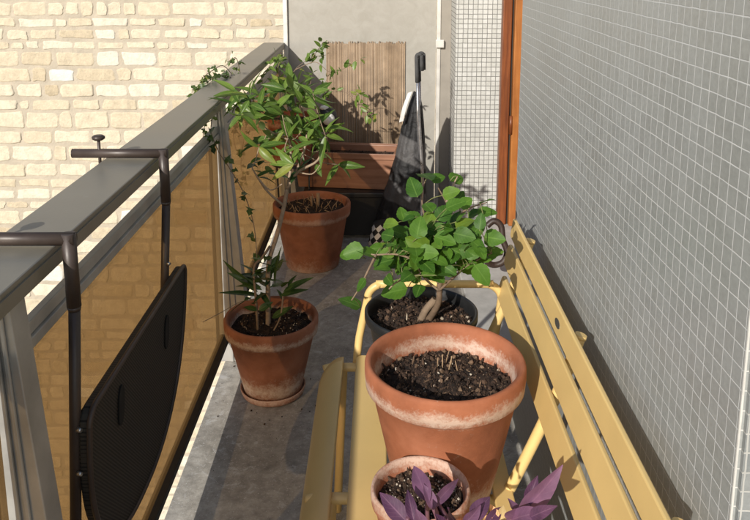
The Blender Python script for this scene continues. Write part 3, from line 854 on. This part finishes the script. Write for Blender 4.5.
for (x, y, s_z) in pts:
    d = 1.81 + random.uniform(-.09, .10) - (.05 if y > 330 else 0) + (.07 if y < 120 else 0)
    c = rp(x, y, d); L = s_z / 3.06 * d / F * 2.22
    q = min(allp, key=lambda p: (p - c).length)
    out = (c - cen) * .6 + (c - q)
    out = V((out.x, out.y * .4, out.z * .55 - .02)) + V((random.gauss(0, .025), random.gauss(0, .02), random.gauss(0, .02)))
    out.normalize()
    nr = facing(.48, (-.2, -.65, .8))
    out = (out - nr * out.dot(nr)).normalized()
    a = c - out * L * .5; b_ = c + out * L * .5
    lv.leaf(a, b_, L * random.uniform(.70, .86), nr, random.uniform(.02, .22), random.uniform(.08, .3), 'round', random.random(), 0, .06, 10)
    stem.tube(smooth_path([q, (q + a) * .5 + V((0, 0, .006)), a], 3), .0011, 5, .6, 1)
stem.build('stems', [M['bark'], M['green_stem']], rs_); lv.build('leaves', M['rose_leaf'], rs_)

# young tree in pot P1
random.seed(5)
tr = thing('young_tree', 'slender young tree with long lance shaped leaves in the lime stained floor pot', 'tree', (P1[0], P1[1], .22))
DT = 2.66
def tp(x, y, d=DT): return at(210 + x / 3.717, 40 + y / 3.717, d)
stem = MB(); lv = MB()
tb = V((P1[0] - .012, P1[1], .232))
trunk = smooth_path([tb, at(268, 296, 2.68), at(269, 262, 2.68), at(277, 235, 2.67), at(284, 206, 2.66), at(287, 189, 2.66)], 5)
stem.tube(trunk, taper(len(trunk), .0092, .0068), 10, .85)
stem.tube(smooth_path([tb + V((-.03, -.03, 0)), at(256, 300, 2.62), at(254, 268, 2.62), at(262, 258, 2.64), at(270, 246, 2.66)], 4), .0045, 8, .4)
stem.tube(smooth_path([tb + V((.012, -.05, -.002)), at(280, 318, 2.62), at(283, 296, 2.62)], 4), .003, 8, .5)
br = [
    ([at(287, 189, 2.66), at(298, 172, 2.65), at(318, 160, 2.64), at(326, 137, 2.63)], .006),
    ([at(287, 189, 2.66), at(291, 165, 2.68), at(289, 140, 2.70), at(280, 115, 2.72)], .006),
    ([at(286, 192, 2.66), at(301, 160, 2.72), at(307, 130, 2.74), at(298, 98, 2.74), at(293, 92, 2.74)], .005),
    ([at(284, 206, 2.66), at(268, 192, 2.62), at(258, 178, 2.60), at(252, 168, 2.58)], .0045),
    ([at(289, 140, 2.70), at(268, 130, 2.70), at(255, 118, 2.68), at(250, 98, 2.66)], .004),
    ([at(258, 178, 2.60), at(270, 190, 2.58), at(282, 184, 2.55)], .003),
    ([at(291, 165, 2.68), at(285, 150, 2.62), at(288, 138, 2.60)], .0035),
    ([at(298, 172, 2.65), at(312, 174, 2.62), at(320, 165, 2.60)], .003),
]
TRP = []
for p, r in br:
    sp = smooth_path(p, 5); TRP += sp; stem.tube(sp, taper(len(sp), r, r * .5), 8, random.uniform(.5, 1))
segs = [((320,190),(290,88)),((320,190),(382,108)),((330,200),(402,150)),((305,185),(190,188)),((300,205),(218,272)),((285,195),(225,120)),((135,210),(42,252)),((140,215),(82,188)),((150,205),(186,100)),((150,200),(148,150)),((425,330),(535,325)),((430,345),(472,278)),((430,355),(505,368)),((412,350),(385,308)),((300,370),(262,262)),((292,362),(334,288)),((290,368),(180,382)),((275,340),(232,402)),((340,228),(418,200)),((335,240),(398,252)),((395,245),(345,205)),((200,425),(245,408)),((190,495),(155,480)),((395,462),(412,505)),((300,340),(350,338)),((130,250),(100,338)),((200,335),(185,295)),((250,170),(215,140)),((255,180),(300,130)),((340,330),(395,345)),((335,325),(360,285)),((345,320),(300,300)),((150,240),(205,262)),((145,225),(115,270)),((300,250),(345,270)),((280,255),(255,300)),((420,370),(455,420)),((400,375),(375,420)),((205,470),(240,500)),((190,440),(150,450)),((330,150),(345,95)),((300,150),(260,100)),((320,410),(350,450)),((265,420),(285,460)),((215,390),(190,430)),((440,340),(490,310)),((270,290),(310,310)),((235,215),(180,230)),((360,260),(400,290)),((240,250),(195,275)),((375,230),(415,265)),((350,160),(390,135)),((165,225),(210,215)),((155,235),(170,290)),((330,360),(370,385)),((385,330),(360,365))]
ends = []
for (a, b_) in segs:
    d = DT + random.uniform(-.10, .10)
    A = tp(*a, d); B = tp(*b_, d + random.uniform(-.05, .05))
    L = (B - A).length
    lv.leaf(A, B, min(.038, max(.022, L * .30)) * random.uniform(.9, 1.15), facing(.35, (-.3, -.5, .9)), random.uniform(.12, .32), random.uniform(.2, .5), 'lance', random.uniform(.15, 1), 0, .03, 9)
    if random.random() < .5:
        C_ = A + V((random.gauss(0, .05), random.gauss(0, .05), random.gauss(-.01, .045)))
        lv.leaf(A, C_ + (C_ - A).normalized() * .03, .025, facing(.5, (-.3, -.4, .9)), .2, .3, 'lance', random.uniform(0, .6), 0, .03, 8)
for (u_, v_) in ((290,82),(262,97),(245,102),(300,108),(275,120),(260,140),(285,150),(302,150),(240,112),(272,88),(310,95),(255,120),(298,130),(280,100),(238,105),(243,118),(270,108),(292,112),(305,120),(268,150),(315,155),(330,150),(250,108),(265,158)):
    c_ = at(u_ + random.gauss(0, 8), v_ + random.gauss(0, 8), DT + random.uniform(-.12, .14))
    for k in range(4):
        a_ = random.random() * 6.283
        dv = V((math.cos(a_), .7 * math.sin(a_), random.uniform(-.7, .9))).normalized(); l_ = random.uniform(.06, .105)
        lv.leaf(c_, c_ + dv * l_, random.uniform(.022, .032), facing(.5, (-.3, -.5, .9)), random.uniform(.1, .35), random.uniform(.2, .5), 'lance', random.random(), 0, .03, 8)
    q_ = min(TRP, key=lambda p: (p - c_).length)
    stem.tube(smooth_path([q_, (q_ + c_) / 2 + V((0, 0, -.01)), c_], 3), .0018, 5, .6)
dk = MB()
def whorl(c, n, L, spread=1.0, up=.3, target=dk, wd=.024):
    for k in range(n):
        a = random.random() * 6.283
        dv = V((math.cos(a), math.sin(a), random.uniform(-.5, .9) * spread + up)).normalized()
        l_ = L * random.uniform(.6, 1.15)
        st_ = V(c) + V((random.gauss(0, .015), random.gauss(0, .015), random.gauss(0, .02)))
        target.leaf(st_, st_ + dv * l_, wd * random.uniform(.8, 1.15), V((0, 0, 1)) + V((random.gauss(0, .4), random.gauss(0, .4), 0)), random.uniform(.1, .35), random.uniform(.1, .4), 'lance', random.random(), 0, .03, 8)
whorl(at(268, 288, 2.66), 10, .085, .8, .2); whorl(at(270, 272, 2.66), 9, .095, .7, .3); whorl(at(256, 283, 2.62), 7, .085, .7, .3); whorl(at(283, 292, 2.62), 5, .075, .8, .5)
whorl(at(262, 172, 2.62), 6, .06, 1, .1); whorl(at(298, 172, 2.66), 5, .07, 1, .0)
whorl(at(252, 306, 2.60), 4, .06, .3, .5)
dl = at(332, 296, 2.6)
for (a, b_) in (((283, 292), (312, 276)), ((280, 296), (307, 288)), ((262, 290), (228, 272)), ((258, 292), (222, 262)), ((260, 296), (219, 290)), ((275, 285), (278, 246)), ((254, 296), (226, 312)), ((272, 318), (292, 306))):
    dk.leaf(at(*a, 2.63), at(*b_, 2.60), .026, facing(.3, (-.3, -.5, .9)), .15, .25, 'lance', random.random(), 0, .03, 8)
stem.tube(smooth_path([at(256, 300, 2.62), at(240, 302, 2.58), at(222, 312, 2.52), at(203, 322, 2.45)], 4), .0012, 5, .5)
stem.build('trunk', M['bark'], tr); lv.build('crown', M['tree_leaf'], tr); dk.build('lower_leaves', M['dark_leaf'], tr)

# ivy over the railing and climbing plant in the raised pot
random.seed(17)
iv = thing('ivy', 'trailing dark ivy growing from the raised pot and over the grey handrail', 'plant', (P3[0], P3[1], .66))
stem = MB(); lv = MB()
src = V((P3[0], P3[1], .65))
vines = [
    ([src, at(262, 112, 3.75), at(243, 90, 3.45), at(232, 78, 3.2), at(218, 76, 3.1), at(205, 84, 3.0), at(198, 92, 2.95)], .030, 26),
    ([at(236, 80, 3.3), at(224, 66, 3.2), at(213, 70, 3.1), at(202, 78, 3.05)], .026, 16),
    ([at(243, 90, 3.45), at(240, 72, 3.3), at(236, 58, 3.2), at(228, 62, 3.15)], .022, 12),
    ([at(232, 78, 3.2), at(212, 120, 2.70), at(217, 148, 2.62), at(232, 172, 2.60), at(245, 196, 2.58), at(254, 226, 2.58), at(257, 258, 2.58)], .032, 22),
    ([src, at(252, 120, 3.7), at(244, 140, 3.6), at(241, 165, 3.6), at(246, 185, 3.6)], .026, 22),
    ([at(262, 112, 3.75), at(246, 115, 3.6), at(234, 130, 3.3), at(236, 150, 3.2)], .04, 12),
    ([at(212, 120, 2.70), at(205, 125, 2.66), at(203, 138, 2.66)], .02, 7),
]
for path, sz, n in vines:
    sp = smooth_path(path, 6); stem.tube(sp, .0016, 5, .4)
    for k in range(n):
        p = random.choice(sp[2:]) + V((random.gauss(0, .012), random.gauss(0, .012), random.gauss(0, .012)))
        d = V((random.gauss(0, 1), random.gauss(-.4, .7), random.gauss(-.5, .7))).normalized()
        l_ = sz * random.uniform(.7, 1.3)
        lv.leaf(p, p + d * l_, l_ * random.uniform(.8, 1.0), facing(.5, (-.1, -.8, .5)), .1, .2, 'ivy', random.uniform(0, 1), 0, .05, 9)
stem.build('stems', M['bark'], iv); lv.build('leaves', M['ivy_leaf'], iv)

random.seed(23)
sh = thing('small_shrub', 'thin arching shrub with tiny pale leaves in front of the reed mat', 'plant', (P3[0] + .02, P3[1], .66))
stem = MB(); lv = MB()
src = V((P3[0] + .02, P3[1] - .01, .65))
arcs = [
    [src, at(285, 95, 3.85), at(295, 70, 3.85), at(312, 58, 3.85), at(326, 55, 3.85)],
    [at(295, 70, 3.85), at(315, 62, 3.8), at(330, 72, 3.8), at(345, 68, 3.8), at(357, 60, 3.8)],
    [at(312, 58, 3.85), at(320, 47, 3.85), at(323, 42, 3.85)],
    [at(330, 72, 3.8), at(325, 84, 3.8), at(324, 95, 3.8)],
    [src, at(300, 92, 3.85), at(325, 92, 3.85), at(345, 92, 3.85), at(362, 95, 3.82)],
    [at(345, 92, 3.85), at(358, 102, 3.85), at(368, 112, 3.85), at(373, 120, 3.85)],
    [at(285, 95, 3.85), at(278, 68, 3.85), at(284, 58, 3.85)],
    [src, at(270, 100, 3.8), at(262, 80, 3.7), at(268, 68, 3.7), at(282, 52, 3.8)],
    [src, at(295, 105, 3.9), at(308, 90, 3.9), at(312, 75, 3.9)],
]
for path in arcs:
    sp = smooth_path(path, 7); stem.tube(sp, taper(len(sp), .0022, .001), 5, .5)
    for k in range(17):
        p = random.choice(sp[3:]) + V((random.gauss(0, .008), random.gauss(0, .01), random.gauss(0, .008)))
        d = V((random.gauss(0, .8), random.gauss(-.3, .6), random.gauss(-.1, .8))).normalized()
        l_ = random.uniform(.028, .050)
        lv.leaf(p, p + d * l_, l_ * .48, facing(.5, (-.2, -.6, .8)), .12, .2, 'round', random.uniform(.2, 1), 0, .0, 7)
stem.build('stems', M['bark'], sh); lv.build('leaves', M['tree_leaf'], sh)

# purple heart in the small pot
random.seed(41)
pp = thing('purple_plant', 'purple leaved trailing plant growing in the small terracotta pot', 'plant', (PS[0], PS[1], .585))
stem = MB(); lv = MB(); dl_ = MB()
def pq(x, y, d): return at(370 + x / 3.75, 440 + y / 3.75, d)
soil0 = V((PS[0], PS[1], .582))
DP = 1.22
stems = [[soil0 + V((.01, -.01, -.005)), pq(215, 300, 1.26), pq(215, 220, 1.22)],
         [soil0 + V((-.02, -.02, 0)), pq(150, 330, 1.20), pq(140, 290, 1.18)],
         [soil0 + V((.03, -.02, 0)), pq(330, 330, 1.22), pq(440, 330, 1.18), pq(545, 290, 1.16), pq(600, 240, 1.15)],
         [soil0 + V((.02, .0, 0)), pq(260, 310, 1.24), pq(235, 250, 1.22)]]
for p in stems:
    sp = smooth_path(p, 5); stem.tube(sp, taper(len(sp), .0042, .003), 8, .5)
for (a, b_, w_, d0, d1, fo) in [((222,232),(158,86),.030,1.21,1.26,.7),((240,262),(205,165),.020,1.21,1.22,.8),((140,310),(36,196),.030,1.18,1.20,.6),((165,305),(140,186),.019,1.17,1.19,.9),((228,255),(338,140),.018,1.21,1.26,.9),((330,310),(268,262),.028,1.17,1.14,.6),((385,305),(446,205),.028,1.17,1.19,.7),((345,320),(420,255),.024,1.16,1.16,.6),((560,275),(722,122),.034,1.16,1.12,.8),((588,245),(628,135),.020,1.15,1.16,1.0),((560,290),(520,215),.016,1.16,1.18,.8),((530,300),(640,262),.026,1.15,1.10,.5),((200,340),(180,270),.022,1.15,1.14,.6),((430,320),(500,250),.02,1.18,1.2,.7),((560,300),(500,262),.022,1.15,1.13,.6),((275,330),(250,280),.018,1.17,1.16,.7),((600,290),(690,250),.02,1.12,1.08,.6)]:
    lv.leaf(pq(*a, d0), pq(*b_, d1), w_, facing(.35, (-.2, -.7, .7)), random.uniform(.12, .38), fo * .55, 'lance', random.random(), 0, .10, 14)
for (a, b_) in (((470, 300), (455, 240)), ((490, 305), (500, 245)), ((460, 310), (420, 280))):
    dl_.leaf(pq(*a, 1.19), pq(*b_, 1.2), .016, facing(.4), .3, .5, 'lance', random.random(), 0, .1, 8)
stem.build('stems', plain('purple_stem', (.16, .07, .10), .5), pp); lv.build('leaves', M['purple_leaf'], pp); dl_.build('withered_leaves', M['dry_leaf'], pp)

# dead stubble in the far pot, a few dry sprigs in the big one
random.seed(3)
db = MB(); c = V((P2[0], P2[1], P2[2] + .282))
for k in range(46):
    a = random.random() * 6.283; r_ = .14 * math.sqrt(random.random()); p = c + V((r_ * math.cos(a), r_ * math.sin(a), 0))
    q = p + V((random.gauss(0, .02), random.gauss(0, .02), random.uniform(.015, .06)))
    db.tube([p, (p + q) / 2 + V((random.gauss(0, .006), 0, .003)), q], [.0026, .002, .0012], 5, random.random())
dp = thing('dead_plant', 'dry cut stubs of a dead plant in the wide far terracotta pot', 'plant', c)
db.build('dry_stems', M['dry'], dp)
db = MB(); db.tube([c + V((.03, -.01, -.01)), c + V((.032, -.01, .085))], .009, 8, .55); db.build('stub', M['dry'], dp)
db = MB(); db.tube([c + V((.0, .02, -.01)), c + V((-.004, .02, .06))], .006, 8, .4); db.build('stub', M['dry'], dp)
db = MB(); c = V((PB[0], PB[1], PB[2] + .222))
for k, (dx, dy) in enumerate(((.0, .055), (.012, .05), (.018, .058), (-.01, .06), (.03, .045), (.006, .07))):
    p = c + V((dx, dy, -.004)); q = p + V((random.gauss(0, .008), random.gauss(0, .008), random.uniform(.02, .04)))
    db.tube([p, q], [.0016, .0009], 5, random.uniform(.3, 1))
o = db.build('dry_sprig', M['dry']); tag(o, 'few dry thin twigs sticking out of the bare soil of the largest pot', 'twigs')

# ------------------------------------------------------------------ far end clutter
wb = thing('window_box', 'long reddish brown rectangular planter box at the far end of the balcony', 'planter', (-.18, 4.15, .26))
def taper_box(m, x0, x1, y0, y1, z0, z1, ix, iy):
    b = len(m.v)
    m.v += [V((x0 + ix, y0 + iy, z0)), V((x1 - ix, y0 + iy, z0)), V((x1 - ix, y1 - iy, z0)), V((x0 + ix, y1 - iy, z0)), V((x0, y0, z1)), V((x1, y0, z1)), V((x1, y1, z1)), V((x0, y1, z1))]
    for q in ((0, 3, 2, 1), (0, 1, 5, 4), (1, 2, 6, 5), (2, 3, 7, 6), (3, 0, 4, 7)): m.face([b + i for i in q])
    return b
m = MB()
b = taper_box(m, -.46, .094, 4.04, 4.27, .262, .462, .018, .018)
b2 = len(m.v)
m.v += [V((-.444, 4.056, .462)), V((.078, 4.056, .462)), V((.078, 4.254, .462)), V((-.444, 4.254, .462)), V((-.444, 4.056, .40)), V((.078, 4.056, .40)), V((.078, 4.254, .40)), V((-.444, 4.254, .40))]
for i in range(4):
    j = (i + 1) % 4
    m.face((b + 4 + i, b + 4 + j, b2 + j, b2 + i)); m.face((b2 + i, b2 + j, b2 + 4 + j, b2 + 4 + i))
m.face([b2 + 4 + i for i in range(4)])
mt = wood('red_brown_planter', (.23, .105, .062), (.38, .20, .125), 'X', 5)
m.build('box', mt, wb, bevel=.003)
m = MB()
for (x0, x1, y0, y1) in ((-.468, .102, 4.032, 4.0395), (-.468, .102, 4.2705, 4.278), (-.468, -.4605, 4.0397, 4.2703), (.0945, .102, 4.0397, 4.2703)): m.box(x0, x1, y0, y1, .434, .466)
m.build('rim', mt, wb, bevel=.002)
m = MB(); rng = random.Random(2)
m.box(-.443, .077, 4.057, 4.253, .401, .425)
for q in range(250): m.blob((rng.uniform(-.43, .065), rng.uniform(4.07, 4.24), .426), .003 + .006 * rng.random() ** 2, rng.random() * .8)
m.build('soil', M['soil'], wb)
wb.rotation_euler = (0, 0, math.radians(-7)); wb.location += V((0, .02, 0))
st_ = thing('stool', 'low black plastic stool carrying the brown planter box in the shade', 'stool', (-.18, 4.1, 0))
m = MB(); m.box(-.42, .07, 4.0, 4.28, .232, .26); m.build('top', M['black'], st_, bevel=.006)
for x in (-.41, .03):
    for y in (4.01, 4.24):
        m = MB(); m.box(x, x + .03, y, y + .03, 0, .2315); m.build('leg', M['black'], st_, bevel=.003)
for y in (4.012, 4.258):
    m = MB(); m.box(-.379, .029, y, y + .01, .02, .2315); m.build('apron', M['black'], st_)

# black and white ornament on a stick in the planter
og = thing('garden_ornament', 'small black and white oval ornament on a stick in the brown planter', 'ornament', (-.285, 4.12, .42))
oc = at(327, 117, 4.10)
m = MB(); m.tube([(oc.x, oc.y, .41), (oc.x, oc.y, oc.z - .04)], .004, 8); m.build('stick', M['bark'], og)
m = MB(); m.lathe([(.004, -.058), (.030, -.05), (.050, -.025), (.056, 0), (.050, .028), (.030, .052), (.004, .06)], oc, 28, close=True); m.build('body', M['black'], og)
m = MB()
cq = oc + V((.010, -.046, .0))
for rr, off in ((.034, 0),):
    pr = [(.002, -.034), (.020, -.028), (.031, -.012), (.034, 0), (.031, .012), (.020, .024), (.002, .030)]
    m.lathe(pr, cq, 22, close=True)
m.build('face_patch', M['white'], og)
m = MB(); m.lathe([(.002, -.012), (.02, -.008), (.026, 0), (.018, .009), (.002, .012)], oc + V((-.012, -.012, .052)), 18, close=True); m.build('crest', M['white'], og)

# folded pushchair
pc = thing('folded_pushchair', 'folded black and grey fabric pushchair with foam grips leaning by the white pillar', 'pushchair', (.12, 4.0, 0))
def stripes():
    mt, nt, b_ = new_mat('striped_fabric')
    sep = nd(nt, 'ShaderNodeSeparateXYZ'); lk(nt, nd(nt, 'ShaderNodeTexCoord').outputs['Object'], sep.inputs[0])
    wob = noise_tex(nt, 7, 3, .5)
    sv = mth(nt, 'ADD', mth(nt, 'ADD', sep.outputs['Z'], mth(nt, 'MULTIPLY', sep.outputs['X'], .45)), mth(nt, 'MULTIPLY', wob.outputs['Fac'], .05))
    r = ramp(nt, sv, [(0, .0), (.225, .0), (.235, 1.0), (.335, 1.0), (.345, 0.0), (.47, 0.0), (.48, 1.0), (.60, 1.0), (.61, 0.0)])
    lk(nt, mixc(nt, r.outputs[0], (.009, .009, .010), (.075, .072, .072)), b_.inputs['Base Color']); b_.inputs['Roughness'].default_value = .7
    n = noise_tex(nt, 13, 3, .5)
    bump(nt, b_, n.outputs['Fac'], 1.0, .03)
    return mt
m = MB(); secs = [(.80, .170, .203, .02), (.74, .148, .216, .04), (.60, .104, .230, .055), (.46, .076, .236, .07), (.32, .034, .242, .08), (.18, -.010, .242, .08), (.06, -.05, .236, .075)]
n = 72; b = 0
def bandcol(zv, xn):
    s = zv - xn * .10
    return 0
zl = []
K = 60
def lerp_sec(zv):
    for i in range(len(secs) - 1):
        if secs[i][0] >= zv >= secs[i + 1][0]:
            t = (secs[i][0] - zv) / (secs[i][0] - secs[i + 1][0]); return [secs[i][j] + (secs[i + 1][j] - secs[i][j]) * t for j in range(4)]
    return list(secs[-1])
for i in range(K + 1):
    zv = .80 + (.06 - .80) * i / K; _, xa, xb, dp = lerp_sec(zv); yc = 4.02 - (0.80 - zv) * .03
    for k in range(n):
        a = 2 * math.pi * k / n
        fo = 1 + .17 * abs(math.sin(a * 4.5 + 1.6 * noise.noise(V((zv * 5, 3, 1))) + zv * 2)) + .16 * noise.noise(V((math.cos(a) * 2.5, math.sin(a) * 2.5, zv * 9)))
        m.v.append(V(((xa + xb) / 2 + (xb - xa) / 2 * math.cos(a) * (1 + .05 * noise.noise(V((a, zv * 14, 2)))), yc + dp * math.sin(a) * fo, zv + .008 * math.sin(a * 3))))
for i in range(K):
    for k in range(n):
        j = (k + 1) % n; zv = .80 + (.06 - .80) * (i + .5) / K; xn = (math.cos(2 * math.pi * (k + .5) / n) + 1) / 2
        m.face((i * n + k, (i + 1) * n + k, (i + 1) * n + j, i * n + j), None, .5, bandcol(zv, xn), True)
m.face(list(range(n)), None, .5, 0); m.face([K * n + k for k in range(n)][::-1], None, .5, 0)
m.build('fabric', [stripes()], pc)
for dx, dy in ((0, 0), (.012, .04)):
    xs, ys = .186 + dx, 3.955 + dy
    m = MB(); m.tube([(xs + .01, ys, .45), (xs, ys, .93)], .0075, 12); m.build('shaft', M['silver'], pc)
    m = MB(); pts = [V((xs, ys, .865)), V((xs - .004, ys, .985))] + arc((xs + .009, ys, .998), .012, math.pi, .15, 8, (1, 0, 0), (0, 0, 1)) + [V((xs + .023, ys, .925))]
    m.tube(smooth_path(pts, 2), .0105, 12); m.build('grip', M['foam'], pc)
m = MB(); m.tube(smooth_path([(.205, 3.93, .05), (.215, 3.94, .35), (.200, 3.955, .62), (.190, 3.962, .80)], 5), .009, 10); m.build('tube', M['silver'], pc)
m = MB(); pts = smooth_path([(.150, 3.952, .81), (.122, 3.935, .735), (.105, 3.93, .66)], 6)
for i in range(len(pts) - 1):
    a, b_ = pts[i], pts[i + 1]; k = len(m.v)
    for p in (a, b_):
        m.v += [p + V((-.012, 0, 0)), p + V((.010, 0, .008)), p + V((.010, .003, .008)), p + V((-.012, .003, 0))]
    for q in ((0, 1, 5, 4), (1, 2, 6, 5), (2, 3, 7, 6), (3, 0, 4, 7)): m.face([k + j for j in q])
m.build('strap', M['strap'], pc)
def chequer():
    mt, nt, b_ = new_mat('chequer_fabric')
    uv = nd(nt, 'ShaderNodeTexCoord').outputs['UV']
    ch = nd(nt, 'ShaderNodeTexChecker', i_Scale=1.0); ch.inputs['Color1'].default_value = (.62, .60, .56, 1); ch.inputs['Color2'].default_value = (.012, .012, .012, 1)
    mp = nd(nt, 'ShaderNodeMapping'); mp.inputs['Rotation'].default_value = (0, 0, math.radians(45)); mp.inputs['Scale'].default_value = (1, 1, 1)
    lk(nt, uv, mp.inputs['Vector']); lk(nt, mp.outputs[0], ch.inputs['Vector']); lk(nt, ch.outputs['Color'], b_.inputs['Base Color']); b_.inputs['Roughness'].default_value = .8
    return mt
m = MB(); n = 20
cc0, cc1 = at(381, 222, 4.02), at(376, 243, 4.02)
for i in range(5):
    t = i / 4; c = cc0 + (cc1 - cc0) * t
    for k in range(n):
        a = 2 * math.pi * k / n; m.v.append(c + V((math.cos(a) * .042, math.sin(a) * .042, .006 * math.cos(a))))
for i in range(4):
    for k in range(n):
        j = (k + 1) % n
        m.face((i * n + k, (i + 1) * n + k, (i + 1) * n + j, i * n + j), [(k * .48, i * .95), (k * .48, (i + 1) * .95), ((k + 1) * .48, (i + 1) * .95), ((k + 1) * .48, i * .95)], .5, 0, True)
m.face(list(range(n))); m.face([4 * n + k for k in range(n)][::-1])
m.build('chequered_cuff', chequer(), pc)
for (x, y) in ((.02, 3.96), (.02, 4.07), (.20, 3.96), (.20, 4.07)):
    m = MB(); m.lathe([(.012, -.012), (.048, -.012), (.055, -.006), (.055, .006), (.048, .012), (.012, .012)], (0, 0, 0), 24, close=True)
    m.v = [V((x + v.x, y + v.z, .056 + v.y)) for v in m.v]; m.build('wheel', M['black'], pc)

# curled piece of brown hose by the frame
ho = MB()
ho.tube(smooth_path([at(487, 226, 3.45), at(494, 221, 3.45), at(501, 226, 3.45), at(503, 240, 3.45), at(507, 252, 3.45), at(503, 262, 3.45), at(493, 265, 3.45), at(486, 260, 3.43), at(492, 254, 3.40), at(502, 252, 3.40)], 6), .014, 10)
zmin = min(v.z for v in ho.v)
o = ho.build('hose', M['brown_hose']); tag(o, 'dark brown curled hose lying on the grey step behind the rose', 'hose')

# ------------------------------------------------------------------ light, sky, camera
EL, AZ = math.radians(25.0), math.radians(25.0)      # sun behind the camera, to the left
Ld = V((math.cos(EL) * math.sin(AZ), math.cos(EL) * math.cos(AZ), -math.sin(EL)))
sun = bpy.data.lights.new('sun', 'SUN'); sun.energy = 5.0; sun.angle = math.radians(.53); sun.color = (1.0, .945, .86)
so = bpy.data.objects.new('sun', sun); COL.objects.link(so); so.rotation_euler = Ld.to_track_quat('-Z', 'Y').to_euler(); so.location = (-6, -8, 6)
world = bpy.data.worlds.new('World'); scene.world = world; world.use_nodes = True
nt = world.node_tree
sky = nt.nodes.new('ShaderNodeTexSky'); sky.sky_type = 'NISHITA'; sky.sun_disc = False; sky.sun_elevation = EL
sky.sun_rotation = math.atan2(-Ld.x, -Ld.y)
nt.links.new(sky.outputs[0], nt.nodes['Background'].inputs['Color']); nt.nodes['Background'].inputs['Strength'].default_value = .135

cam = bpy.data.cameras.new('camera'); co = bpy.data.objects.new('camera', cam); COL.objects.link(co)
co.location = (0, 0, H); co.rotation_euler = (math.pi / 2 - PITCH, 0, 0)
cam.sensor_width = 36; cam.lens = F / 750 * 36; cam.shift_x = -(CX - 375) / 750; cam.shift_y = -(260 - CY) / 750
cam.clip_start = .02; cam.clip_end = 500
scene.camera = co
scene.view_settings.view_transform = 'Standard'; scene.view_settings.look = 'None'; scene.view_settings.gamma = 1; scene.view_settings.exposure = 0.0
scene.view_settings.use_curve_mapping = False
scene.render.resolution_x = 1024; scene.render.resolution_y = 710
